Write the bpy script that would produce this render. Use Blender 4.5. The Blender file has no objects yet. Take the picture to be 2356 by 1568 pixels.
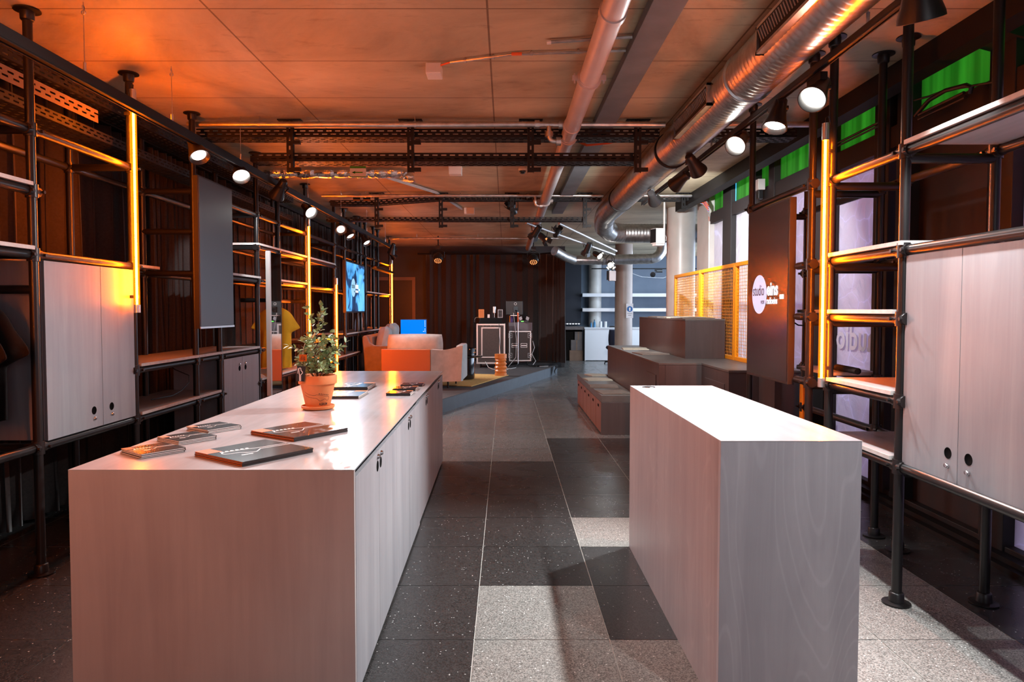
import bpy, math, random
from mathutils import Vector, Matrix
random.seed(7)
PI = math.pi
scn = bpy.context.scene
COL = scn.collection
D = bpy.data

# ------------------------------------------------------------------ camera
FPX, W0, H0 = 1580.0, 2356.0, 1568.0
cd = D.cameras.new('camera'); cam = D.objects.new('camera', cd); COL.objects.link(cam)
cd.sensor_fit = 'HORIZONTAL'; cd.sensor_width = 36.0
cd.lens = 36.0 * FPX / W0
cd.shift_x = 14.0 / W0; cd.shift_y = -11.7 / W0
cd.clip_start = 0.05; cd.clip_end = 100
cam.location = (0, 0, 1.463)
cam.rotation_euler = (PI / 2 - math.radians(2.15), 0, 0)
scn.camera = cam
# ------------------------------------------------------------------ view, world
vs = scn.view_settings
scn.display_settings.display_device = 'sRGB'
vs.view_transform = 'Standard'; vs.look = 'None'; vs.exposure = 0.18; vs.gamma = 1.0
vs.use_curve_mapping = False
wd = D.worlds.new('world'); scn.world = wd; wd.use_nodes = True
wd.node_tree.nodes['Background'].inputs[0].default_value = (0.82, 0.83, 1.0, 1)
wd.node_tree.nodes['Background'].inputs[1].default_value = 2.0
scn.cycles.max_bounces = 8; scn.cycles.diffuse_bounces = 4; scn.cycles.glossy_bounces = 4
scn.cycles.sample_clamp_indirect = 4.0
scn.cycles.caustics_reflective = False; scn.cycles.caustics_refractive = False

def area_light(name, loc, rot, sx, sy, power, col):
    l = D.lights.new(name, 'AREA'); l.shape = 'RECTANGLE'; l.size = sx; l.size_y = sy
    l.energy = power; l.color = col
    o = D.objects.new(name, l); COL.objects.link(o); o.location = loc; o.rotation_euler = rot
    return o
# daylight from the street windows of the far room, and an added unseen fill light below its ceiling
area_light('far_window_daylight', (6.3, 15.5, 1.7), (0, PI / 2, 0), 2.4, 7.0, 230, (0.55, 0.75, 1.0))
area_light('far_room_fill_light', (3.9, 18.3, 3.0), (0, 0, 0), 2.6, 0.6, 60, (0.62, 0.8, 1.0))
# unseen fill light added behind the camera to brighten the counter fronts
area_light('front_fill_light', (1.3, -2.6, 2.0), (math.radians(80), 0, 0), 2.6, 1.8, 22, (0.86, 0.9, 1.0))

SPOT_W = 210.0      # brightness of one track spotlight
TUBE_E = 520.0      # brightness of an orange tube
ORANGE = (1.0, 0.155, 0.0022)

# ------------------------------------------------------------------ materials
def new_mat(name):
    m = D.materials.new(name); m.use_nodes = True
    nt = m.node_tree; b = nt.nodes['Principled BSDF']
    return m, nt, b
def mat(name, col, rough=0.5, metal=0.0, emit=None, es=0.0, spec=None, coat=0.0, noise=0.0, nscale=8.0, bump=0.0, bscale=40.0, stretch=(1, 1, 1), sheen=0.0, alpha=1.0):
    m, nt, b = new_mat(name)
    b.inputs['Base Color'].default_value = (*col, 1)
    b.inputs['Roughness'].default_value = rough; b.inputs['Metallic'].default_value = metal
    if spec is not None: b.inputs['Specular IOR Level'].default_value = spec
    if coat: b.inputs['Coat Weight'].default_value = coat; b.inputs['Coat Roughness'].default_value = 0.15
    if sheen: b.inputs['Sheen Weight'].default_value = sheen
    if emit: b.inputs['Emission Color'].default_value = (*emit, 1); b.inputs['Emission Strength'].default_value = es
    N = nt.nodes; L = nt.links
    if noise or bump:
        tc = N.new('ShaderNodeTexCoord'); mp = N.new('ShaderNodeMapping'); mp.inputs['Scale'].default_value = stretch
        L.new(tc.outputs['Object'], mp.inputs[0])
    if noise:
        n = N.new('ShaderNodeTexNoise'); n.inputs['Scale'].default_value = nscale; n.inputs['Detail'].default_value = 6
        L.new(mp.outputs[0], n.inputs[0])
        r = N.new('ShaderNodeMapRange'); r.inputs[1].default_value = 0.3; r.inputs[2].default_value = 0.7
        r.inputs[3].default_value = 1 - noise; r.inputs[4].default_value = 1 + noise
        L.new(n.outputs[0], r.inputs[0])
        v = N.new('ShaderNodeVectorMath'); v.operation = 'SCALE'; v.inputs[0].default_value = col
        L.new(r.outputs[0], v.inputs['Scale']); L.new(v.outputs[0], b.inputs['Base Color'])
    if bump:
        n2 = N.new('ShaderNodeTexNoise'); n2.inputs['Scale'].default_value = bscale; n2.inputs['Detail'].default_value = 4
        L.new(mp.outputs[0], n2.inputs[0])
        bp = N.new('ShaderNodeBump'); bp.inputs['Strength'].default_value = bump; bp.inputs['Distance'].default_value = 0.01
        L.new(n2.outputs[0], bp.inputs['Height']); L.new(bp.outputs[0], b.inputs['Normal'])
    return m

def mk_ramp(nt, stops):
    r = nt.nodes.new('ShaderNodeValToRGB'); e = r.color_ramp.elements
    while len(e) < len(stops): e.new(0.5)
    for i, (p, c) in enumerate(stops): e[i].position = p; e[i].color = (*c, 1)
    return r

def mat_concrete_ceiling():
    m, nt, b = new_mat('ceiling_concrete'); N = nt.nodes; L = nt.links
    tc = N.new('ShaderNodeTexCoord')
    n1 = N.new('ShaderNodeTexNoise'); n1.inputs['Scale'].default_value = 0.75; n1.inputs['Detail'].default_value = 9; n1.inputs['Roughness'].default_value = .62; n1.inputs['Distortion'].default_value = .8
    L.new(tc.outputs['Object'], n1.inputs[0])
    r1 = mk_ramp(nt, [(0.3, (.24, .19, .12)), (.5, (.47, .38, .245)), (.7, (.66, .56, .38))])  # warm tint puts the tubes' orange light into the concrete's colour
    L.new(n1.outputs[0], r1.inputs[0])
    mp = N.new('ShaderNodeMapping'); mp.inputs['Scale'].default_value = (1.6, 5, 1)
    L.new(tc.outputs['Object'], mp.inputs[0])
    n2 = N.new('ShaderNodeTexNoise'); n2.inputs['Scale'].default_value = 2.4; n2.inputs['Detail'].default_value = 8; n2.inputs['Roughness'].default_value = .7
    L.new(mp.outputs[0], n2.inputs[0])
    r2 = mk_ramp(nt, [(0.28, (.35, .3, .27)), (.42, (1, 1, 1)), (1, (1.05, 1.05, 1.05))])
    L.new(n2.outputs[0], r2.inputs[0])
    mx = N.new('ShaderNodeMix'); mx.data_type = 'RGBA'; mx.blend_type = 'MULTIPLY'; mx.inputs[0].default_value = .5
    L.new(r1.outputs[0], mx.inputs[6]); L.new(r2.outputs[0], mx.inputs[7])
    # formwork joints
    mp2 = N.new('ShaderNodeMapping'); mp2.inputs['Location'].default_value = (0.10, 0.122, 0)
    L.new(tc.outputs['Object'], mp2.inputs[0])
    br = N.new('ShaderNodeTexBrick'); br.offset = 0.0; br.squash = 1
    br.inputs['Color1'].default_value = (1, 1, 1, 1); br.inputs['Color2'].default_value = (.93, .93, .93, 1); br.inputs['Mortar'].default_value = (.35, .3, .27, 1)
    br.inputs['Scale'].default_value = 1; br.inputs['Mortar Size'].default_value = .006; br.inputs['Brick Width'].default_value = 1.5; br.inputs['Row Height'].default_value = .775
    L.new(mp2.outputs[0], br.inputs[0])
    mx2 = N.new('ShaderNodeMix'); mx2.data_type = 'RGBA'; mx2.blend_type = 'MULTIPLY'; mx2.inputs[0].default_value = 1
    L.new(mx.outputs[2], mx2.inputs[6]); L.new(br.outputs[0], mx2.inputs[7])
    L.new(mx2.outputs[2], b.inputs['Base Color'])
    b.inputs['Roughness'].default_value = .55
    bp = N.new('ShaderNodeBump'); bp.inputs['Strength'].default_value = .35; bp.inputs['Distance'].default_value = .01
    L.new(n2.outputs[0], bp.inputs['Height']); L.new(bp.outputs[0], b.inputs['Normal'])
    return m

def mat_terrazzo(name, base, chip_hi, rough):
    m, nt, b = new_mat(name); N = nt.nodes; L = nt.links
    tc = N.new('ShaderNodeTexCoord')
    n1 = N.new('ShaderNodeTexNoise'); n1.inputs['Scale'].default_value = 170; n1.inputs['Detail'].default_value = 3
    L.new(tc.outputs['Object'], n1.inputs[0])
    r1 = mk_ramp(nt, [(.38, tuple(c * .45 for c in base)), (.5, base), (.62, tuple(min(1, c * 1.5) for c in base))])
    L.new(n1.outputs[0], r1.inputs[0])
    v = N.new('ShaderNodeTexVoronoi'); v.inputs['Scale'].default_value = 95
    L.new(tc.outputs['Object'], v.inputs[0])
    sp = N.new('ShaderNodeSeparateColor'); L.new(v.outputs['Color'], sp.inputs[0])
    gt = N.new('ShaderNodeMath'); gt.operation = 'GREATER_THAN'; gt.inputs[1].default_value = .965; L.new(sp.outputs[0], gt.inputs[0])
    lt = N.new('ShaderNodeMath'); lt.operation = 'LESS_THAN'; lt.inputs[1].default_value = .32; L.new(v.outputs['Distance'], lt.inputs[0])
    mu = N.new('ShaderNodeMath'); mu.operation = 'MULTIPLY'; L.new(gt.outputs[0], mu.inputs[0]); L.new(lt.outputs[0], mu.inputs[1])
    mx = N.new('ShaderNodeMix'); mx.data_type = 'RGBA'; L.new(mu.outputs[0], mx.inputs[0]); L.new(r1.outputs[0], mx.inputs[6]); mx.inputs[7].default_value = (*chip_hi, 1)
    L.new(mx.outputs[2], b.inputs['Base Color'])
    n3 = N.new('ShaderNodeTexNoise'); n3.inputs['Scale'].default_value = 3; L.new(tc.outputs['Object'], n3.inputs[0])
    mr = N.new('ShaderNodeMapRange'); mr.inputs[3].default_value = rough - .06; mr.inputs[4].default_value = rough + .08
    L.new(n3.outputs[0], mr.inputs[0]); L.new(mr.outputs[0], b.inputs['Roughness'])
    return m

def mat_ply(name, c0, c1, rough=.4, axis='Z', cath=0.0, coat=0.0):
    """glazed plywood: long soft grain along one axis, optional cathedral figure"""
    m, nt, b = new_mat(name); N = nt.nodes; L = nt.links
    tc = N.new('ShaderNodeTexCoord'); mp = N.new('ShaderNodeMapping')
    mp.inputs['Scale'].default_value = {'Z': (9, 9, .55), 'Y': (9, .5, 9), 'X': (.5, 9, 9)}[axis]
    L.new(tc.outputs['Object'], mp.inputs[0])
    n1 = N.new('ShaderNodeTexNoise'); n1.inputs['Scale'].default_value = 1.0; n1.inputs['Detail'].default_value = 9; n1.inputs['Roughness'].default_value = .65; n1.inputs['Distortion'].default_value = .5
    L.new(mp.outputs[0], n1.inputs[0])
    r = mk_ramp(nt, [(.3, c0), (.68, c1)]); L.new(n1.outputs[0], r.inputs[0])
    n2 = N.new('ShaderNodeTexNoise'); n2.inputs['Scale'].default_value = 1.7; n2.inputs['Detail'].default_value = 5
    L.new(tc.outputs['Object'], n2.inputs[0])
    r2 = mk_ramp(nt, [(.3, (.86, .86, .88)), (.7, (1.06, 1.05, 1.04))]); L.new(n2.outputs[0], r2.inputs[0])
    mx = N.new('ShaderNodeMix'); mx.data_type = 'RGBA'; mx.blend_type = 'MULTIPLY'; mx.inputs[0].default_value = 1
    L.new(r.outputs[0], mx.inputs[6]); L.new(r2.outputs[0], mx.inputs[7])
    out = mx.outputs[2]
    if cath:
        mp3 = N.new('ShaderNodeMapping'); mp3.inputs['Scale'].default_value = {'Z': (4.2, 4.2, .75), 'Y': (4.2, .75, 4.2), 'X': (.75, 4.2, 4.2)}[axis]
        L.new(tc.outputs['Object'], mp3.inputs[0])
        n4 = N.new('ShaderNodeTexNoise'); n4.inputs['Scale'].default_value = .8; n4.inputs['Detail'].default_value = 1.5; n4.inputs['Distortion'].default_value = .2
        L.new(mp3.outputs[0], n4.inputs[0])
        ml = N.new('ShaderNodeMath'); ml.operation = 'MULTIPLY'; ml.inputs[1].default_value = 125; L.new(n4.outputs[0], ml.inputs[0])
        si = N.new('ShaderNodeMath'); si.operation = 'SINE'; L.new(ml.outputs[0], si.inputs[0])
        r4 = mk_ramp(nt, [(.0, (1 + cath * 1.6,) * 3), (.07, (1, 1, 1)), (.5, (1 - cath * .3,) * 3), (1, (1, 1, 1))]); 
        mr = N.new('ShaderNodeMapRange'); mr.inputs[1].default_value = -1; mr.inputs[2].default_value = 1; L.new(si.outputs[0], mr.inputs[0]); L.new(mr.outputs[0], r4.inputs[0])
        mx2 = N.new('ShaderNodeMix'); mx2.data_type = 'RGBA'; mx2.blend_type = 'MULTIPLY'; mx2.inputs[0].default_value = 1
        L.new(out, mx2.inputs[6]); L.new(r4.outputs[0], mx2.inputs[7]); out = mx2.outputs[2]
    L.new(out, b.inputs['Base Color']); b.inputs['Roughness'].default_value = rough
    if coat: b.inputs['Coat Weight'].default_value = coat; b.inputs['Coat Roughness'].default_value = .2
    return m

def mat_sheet(name, col, transl, wrinkle=True, rough=.25, sc=3.4):
    """crinkled plastic film / coloured film on glass: lets daylight through, reflects room light"""
    m, nt, b = new_mat(name); N = nt.nodes; L = nt.links
    out = N['Material Output']
    b.inputs['Base Color'].default_value = (*col, 1); b.inputs['Roughness'].default_value = rough
    tr = N.new('ShaderNodeBsdfTranslucent'); tr.inputs[0].default_value = (*col, 1)
    ms = N.new('ShaderNodeMixShader'); ms.inputs[0].default_value = transl
    L.new(b.outputs[0], ms.inputs[1]); L.new(tr.outputs[0], ms.inputs[2]); L.new(ms.outputs[0], out.inputs[0])
    tc = N.new('ShaderNodeTexCoord')
    if wrinkle:
        v = N.new('ShaderNodeTexVoronoi'); v.feature = 'DISTANCE_TO_EDGE'; v.inputs['Scale'].default_value = sc
        n = N.new('ShaderNodeTexNoise'); n.inputs['Scale'].default_value = 1.6; n.inputs['Detail'].default_value = 5
        L.new(tc.outputs['Object'], n.inputs[0])
        ad = N.new('ShaderNodeVectorMath'); ad.operation = 'MULTIPLY_ADD'; ad.inputs[1].default_value = (.35, .35, .5)
        L.new(n.outputs['Color'], ad.inputs[0]); L.new(tc.outputs['Object'], ad.inputs[2]); L.new(ad.outputs[0], v.inputs[0])
        rr = mk_ramp(nt, [(0, (1.3, 1.35, 1.6)), (.018, (1.02, 1.02, 1.08)), (.3, (.92, .9, .92))]); L.new(v.outputs[0], rr.inputs[0])
        mx = N.new('ShaderNodeMix'); mx.data_type = 'RGBA'; mx.blend_type = 'MULTIPLY'; mx.inputs[0].default_value = .7; mx.inputs[6].default_value = (*col, 1)
        L.new(rr.outputs[0], mx.inputs[7]); L.new(mx.outputs[2], tr.inputs[0])
        n2 = N.new('ShaderNodeTexNoise'); n2.inputs['Scale'].default_value = 3.5; n2.inputs['Detail'].default_value = 6; n2.inputs['Distortion'].default_value = 1.2
        L.new(tc.outputs['Object'], n2.inputs[0])
        bp = N.new('ShaderNodeBump'); bp.inputs['Strength'].default_value = .9; bp.inputs['Distance'].default_value = .06
        L.new(n2.outputs[0], bp.inputs['Height']); L.new(bp.outputs[0], b.inputs['Normal'])
    else:
        mp = N.new('ShaderNodeMapping'); mp.inputs['Scale'].default_value = (3, 3, .12); L.new(tc.outputs['Object'], mp.inputs[0])
        n = N.new('ShaderNodeTexNoise'); n.inputs['Scale'].default_value = 2.5; n.inputs['Detail'].default_value = 3; L.new(mp.outputs[0], n.inputs[0])
        rr = mk_ramp(nt, [(.3, tuple(c * .6 for c in col)), (.7, tuple(min(1, c * 1.3) for c in col))]); L.new(n.outputs[0], rr.inputs[0])
        L.new(rr.outputs[0], tr.inputs[0]); L.new(rr.outputs[0], b.inputs['Base Color'])
    return m

def mat_galv(name, col, rough):
    m = mat(name, col, rough, 1.0, noise=.22, nscale=14, bump=.15, bscale=30)
    return m

M = {}
M['ceil'] = mat_concrete_ceiling()
M['tile_light'] = mat_terrazzo('light_grey_terrazzo', (.235, .225, .205), (.75, .74, .7), .34)
M['tile_dark'] = mat_terrazzo('dark_terrazzo', (.036, .034, .033), (.45, .45, .43), .27)
M['tile_mid'] = mat_terrazzo('mid_grey_terrazzo', (.145, .138, .13), (.6, .6, .55), .25)
M['grout'] = mat('pale_grout', (.62, .6, .55), .8)
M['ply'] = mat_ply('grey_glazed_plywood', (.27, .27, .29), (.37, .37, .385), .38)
M['ply_top'] = mat_ply('grey_glazed_plywood_top', (.37, .365, .375), (.47, .465, .475), .2, axis='Y')  # paler copy for worktops, the bright top light is in the colour
M['ply_front'] = mat_ply('grey_glazed_plywood_front', (.37, .34, .33), (.46, .43, .415), .42)  # warmer copy, the warm light on this panel is in the colour
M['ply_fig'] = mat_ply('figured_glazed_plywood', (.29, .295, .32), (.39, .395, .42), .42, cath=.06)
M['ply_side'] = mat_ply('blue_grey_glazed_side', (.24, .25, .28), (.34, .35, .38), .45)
M['ply_side_r'] = mat_ply('orange_light_tinted_side', (.25, .22, .22), (.34, .30, .30), .42, cath=.05)  # brown tone is the tubes' orange light put into this panel's colour
M['ply_edge'] = mat('pale_board_edge', (.62, .6, .57), .5, noise=.1, nscale=30)
M['ply_shelf'] = mat_ply('shelf_board_glaze', (.30, .28, .28), (.42, .40, .40), .4, axis='Y')
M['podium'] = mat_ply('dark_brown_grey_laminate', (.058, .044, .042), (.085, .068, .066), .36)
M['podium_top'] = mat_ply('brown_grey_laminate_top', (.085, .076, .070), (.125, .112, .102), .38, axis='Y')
M['drawer'] = mat_ply('red_brown_drawer_board', (.20, .09, .062), (.27, .12, .08), .4)
M['steel'] = mat('black_powder_steel', (.010, .009, .009), .34, .0, spec=.42)
M['steel_m'] = mat('matt_black_steel', (.009, .008, .008), .55, .0, spec=.22)
M['clamp'] = mat('dark_cast_clamp', (.05, .045, .045), .35, .8)
M['chrome'] = mat('chrome', (.75, .75, .77), .15, 1)
M['galv'] = mat_galv('galvanised_pipe', (.55, .54, .53), .38)
M['duct'] = mat('spiral_duct_steel', (.52, .5, .49), .33, 1.0, noise=.22, nscale=14, bump=.06, bscale=30)
M['foil'] = mat('crumpled_foil', (.8, .8, .8), .22, 1, bump=1.0, bscale=22)
M['pipe_w'] = mat('painted_drain_pipe', (.46, .41, .40), .35, noise=.08, nscale=5)
M['beam'] = mat('blue_grey_steel_beam', (.13, .145, .16), .5, noise=.2, nscale=4)
M['curtain'] = mat('dark_brown_velvet', (.040, .031, .029), .9, spec=.1, sheen=.25, noise=.18, nscale=60)
M['wall_dk'] = mat('dark_wall_paint', (.045, .04, .04), .7, noise=.2, nscale=2)
M['wall_bl'] = mat('blue_grey_wall_paint', (.18, .23, .30), .75, noise=.08, nscale=3)
M['wall_navy'] = mat('black_navy_board', (.012, .014, .022), .7)
M['col_w'] = mat('pale_concrete_column', (.52, .5, .46), .35, noise=.12, nscale=3)
M['col_b'] = mat('orange_light_tinted_column', (.33, .26, .215), .38, noise=.12, nscale=3)  # brown stands for orange light on this column, put into its colour
M['white'] = mat('white_lacquer', (.75, .75, .76), .4)
M['plastic_w'] = mat('white_plastic', (.72, .7, .66), .4)
M['hole'] = mat('deep_black_hole', (.003, .003, .003), .9, spec=.05)
M['black'] = mat('black_plastic', (.012, .012, .013), .4)
M['black_g'] = mat('gloss_black', (.008, .008, .008), .08, coat=.5)
M['rubber'] = mat('black_rubber', (.015, .015, .015), .7)
M['screen'] = mat('dark_display_glass', (.015, .014, .018), .24, spec=1.0, coat=.4)
M['bezel'] = mat('black_display_frame', (.02, .018, .018), .4)
M['mirror'] = mat('mirror_glass', (.82, .82, .82), .02, 1)
M['mframe'] = mat('pale_mirror_frame', (.62, .58, .56), .4)
M['terra'] = mat('terracotta', (.62, .21, .065), .7, noise=.1, nscale=12, bump=.1, bscale=60)
M['soil'] = mat('soil', (.03, .018, .01), .95, bump=1, bscale=60)
M['leaf'] = mat('sage_green_leaf', (.27, .38, .18), .5, noise=.35, nscale=14)
M['stem'] = mat('woody_stem', (.16, .075, .045), .8)
M['ink'] = mat('black_ink', (.012, .01, .01), .6)
M['cover'] = mat('black_gloss_cover', (.014, .013, .013), .2, coat=.6, noise=.5, nscale=90)
M['paper'] = mat('white_paper', (.72, .7, .66), .7)
M['orange_print'] = mat('orange_print', (.48, .12, .01), .6, spec=.2)
M['white_print'] = mat('white_print', (.85, .83, .8), .4)
M['yellow'] = mat('yellow_orange_lacquer', (.88, .33, .01), .42)
M['tee'] = mat('mustard_cotton', (.72, .37, .012), .85, noise=.08, nscale=8, bump=.15, bscale=18)
M['cloth_k'] = mat('black_cotton', (.010, .009, .009), .9, spec=.15, sheen=.0, bump=.3, bscale=14)
M['sofa_g'] = mat('light_grey_velvet', (.40, .42, .41), .8, sheen=.4, noise=.14, nscale=9, bump=.2, bscale=16)
M['sofa_b'] = mat('taupe_velvet', (.30, .24, .21), .8, sheen=.4, noise=.14, nscale=9)
M['rug'] = mat('ochre_rug', (.66, .40, .12), .9, noise=.12, nscale=20, bump=.4, bscale=120)
M['stool'] = mat('orange_lacquered_stool', (.72, .22, .05), .35)
M['stage_top'] = mat('dark_stage_carpet', (.05, .05, .052), .7, noise=.2, nscale=6)
M['stage_side'] = mat('blue_grey_stage_fascia', (.075, .09, .105), .6, noise=.1, nscale=8)
M['felt'] = mat('taupe_felt', (.15, .12, .10), .95, noise=.15, nscale=30, bump=.2, bscale=80)
M['felt_l'] = mat('light_felt', (.27, .24, .19), .95, noise=.12, nscale=30)
M['case'] = mat('dark_brown_case_panel', (.05, .036, .032), .5, noise=.15, nscale=40)
M['alu'] = mat('aluminium_edging', (.70, .68, .67), .42, .85)
M['navy'] = mat('navy_felt_chair', (.018, .024, .045), .85)
M['carton'] = mat('brown_cardboard', (.22, .13, .085), .85, noise=.15, nscale=6)
M['carton_g'] = mat('grey_cardboard', (.15, .12, .11), .85, noise=.15, nscale=6)
M['plate'] = mat('brushed_grey_steel_face', (.36, .35, .37), .42, .5, noise=.1, nscale=6)
M['frame_dk'] = mat('dark_window_frame', (.022, .019, .019), .55, .0, spec=.25)
M['pane_dk'] = mat('dark_door_leaf', (.022, .014, .013), .5)
M['film'] = mat_sheet('crinkled_plastic_film', (.64, .58, .67), .62)
M['film_w'] = mat_sheet('pale_plastic_film', (.86, .85, .86), .66, sc=1.2)
M['green'] = mat_sheet('green_window_film', (.13, .42, .09), .8, wrinkle=False)
M['cyan'] = mat('blue_gap_glow', (.1, .5, .8), .5, emit=(.08, .55, 1.0), es=1.1)
M['tube'] = mat('orange_neon_tube', (1, .5, .2), .3, emit=ORANGE, es=TUBE_E)
def mat_sleeve():
    m, nt, b = new_mat('orange_glow_sleeve'); N = nt.nodes; L = nt.links
    tr = N.new('ShaderNodeBsdfTransparent'); tr.inputs[0].default_value = (1, .95, .85, 1)
    em = N.new('ShaderNodeEmission'); em.inputs[0].default_value = (1, .13, .002, 1); em.inputs[1].default_value = 4.5  # added emission imitates the orange bloom around the glowing core
    ms = N.new('ShaderNodeMixShader'); ms.inputs[0].default_value = .32
    L.new(tr.outputs[0], ms.inputs[1]); L.new(em.outputs[0], ms.inputs[2]); L.new(ms.outputs[0], N['Material Output'].inputs[0]); return m
M['sleeve'] = mat_sleeve()
M['tubecap'] = mat('satin_steel_cap', (.7, .68, .66), .3, .9)
M['lens_on'] = mat('lit_lens', (1, 1, 1), .3, emit=(1, .98, .9), es=40)
M['lens_dim'] = mat('softly_lit_lens', (1, 1, 1), .3, emit=(1, .97, .9), es=1.6)
M['lens_off'] = mat('unlit_lens', (.3, .3, .3), .15, .6)
M['lamp_k'] = mat('black_lamp_housing', (.02, .018, .018), .38, .3)
M['blue_scr'] = mat('blue_desktop_screen', (0, .02, .06), .7, spec=.1, emit=(.0, .20, .90), es=1.1)
M['logo_disc'] = mat('pale_blue_logo_disc', (.5, .6, .8), .3, emit=(.55, .68, 1.0), es=.75)
M['logo_white'] = mat('white_logo_letters', (.8, .8, .8), .3, emit=(.85, .9, 1.0), es=.9)
M['logo_dark'] = mat('dark_logo_letters', (.12, .02, .03), .4)
M['led_green'] = mat('green_led', (.1, .8, .1), .3, emit=(.15, 1, .1), es=2)
M['led_white'] = mat('white_led', (.8, .8, .8), .3, emit=(.9, .95, 1), es=1.6)
M['led_warm'] = mat('warm_led', (.8, .4, .1), .3, emit=(1, .35, .12), es=1.0)
M['sign_g'] = mat('green_sign', (.03, .30, .03), .4)
M['sign_b'] = mat('blue_sign', (.02, .14, .40), .4)
M['cable_o'] = mat('orange_cable', (.75, .12, .02), .5)
M['cable_b'] = mat('blue_cable', (.03, .12, .5), .5)
M['cable_k'] = mat('black_cable', (.012, .012, .012), .5)
M['cable_w'] = mat('white_cable', (.6, .6, .58), .5)
M['glass_b'] = mat('blue_bottle_glass', (.06, .22, .4), .15)

def mat_tv():
    m, nt, b = new_mat('blue_tinted_television_picture'); N = nt.nodes; L = nt.links
    tc = N.new('ShaderNodeTexCoord'); mp = N.new('ShaderNodeMapping'); mp.inputs['Scale'].default_value = (1, 1.6, 1.9); mp.inputs['Location'].default_value = (.4, .3, .2)
    L.new(tc.outputs['Object'], mp.inputs[0])
    n = N.new('ShaderNodeTexNoise'); n.inputs['Scale'].default_value = 1.25; n.inputs['Detail'].default_value = 3; n.inputs['Distortion'].default_value = .6
    L.new(mp.outputs[0], n.inputs[0])
    r = mk_ramp(nt, [(.36, (.004, .010, .03)), (.47, (.01, .05, .14)), (.50, (.05, .25, .55)), (.64, (.12, .44, .82))]); L.new(n.outputs[0], r.inputs[0])
    L.new(r.outputs[0], b.inputs['Emission Color']); b.inputs['Emission Strength'].default_value = 1.5
    b.inputs['Base Color'].default_value = (.01, .01, .02, 1); b.inputs['Roughness'].default_value = .25
    return m
M['tv_pic'] = mat_tv()

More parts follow.
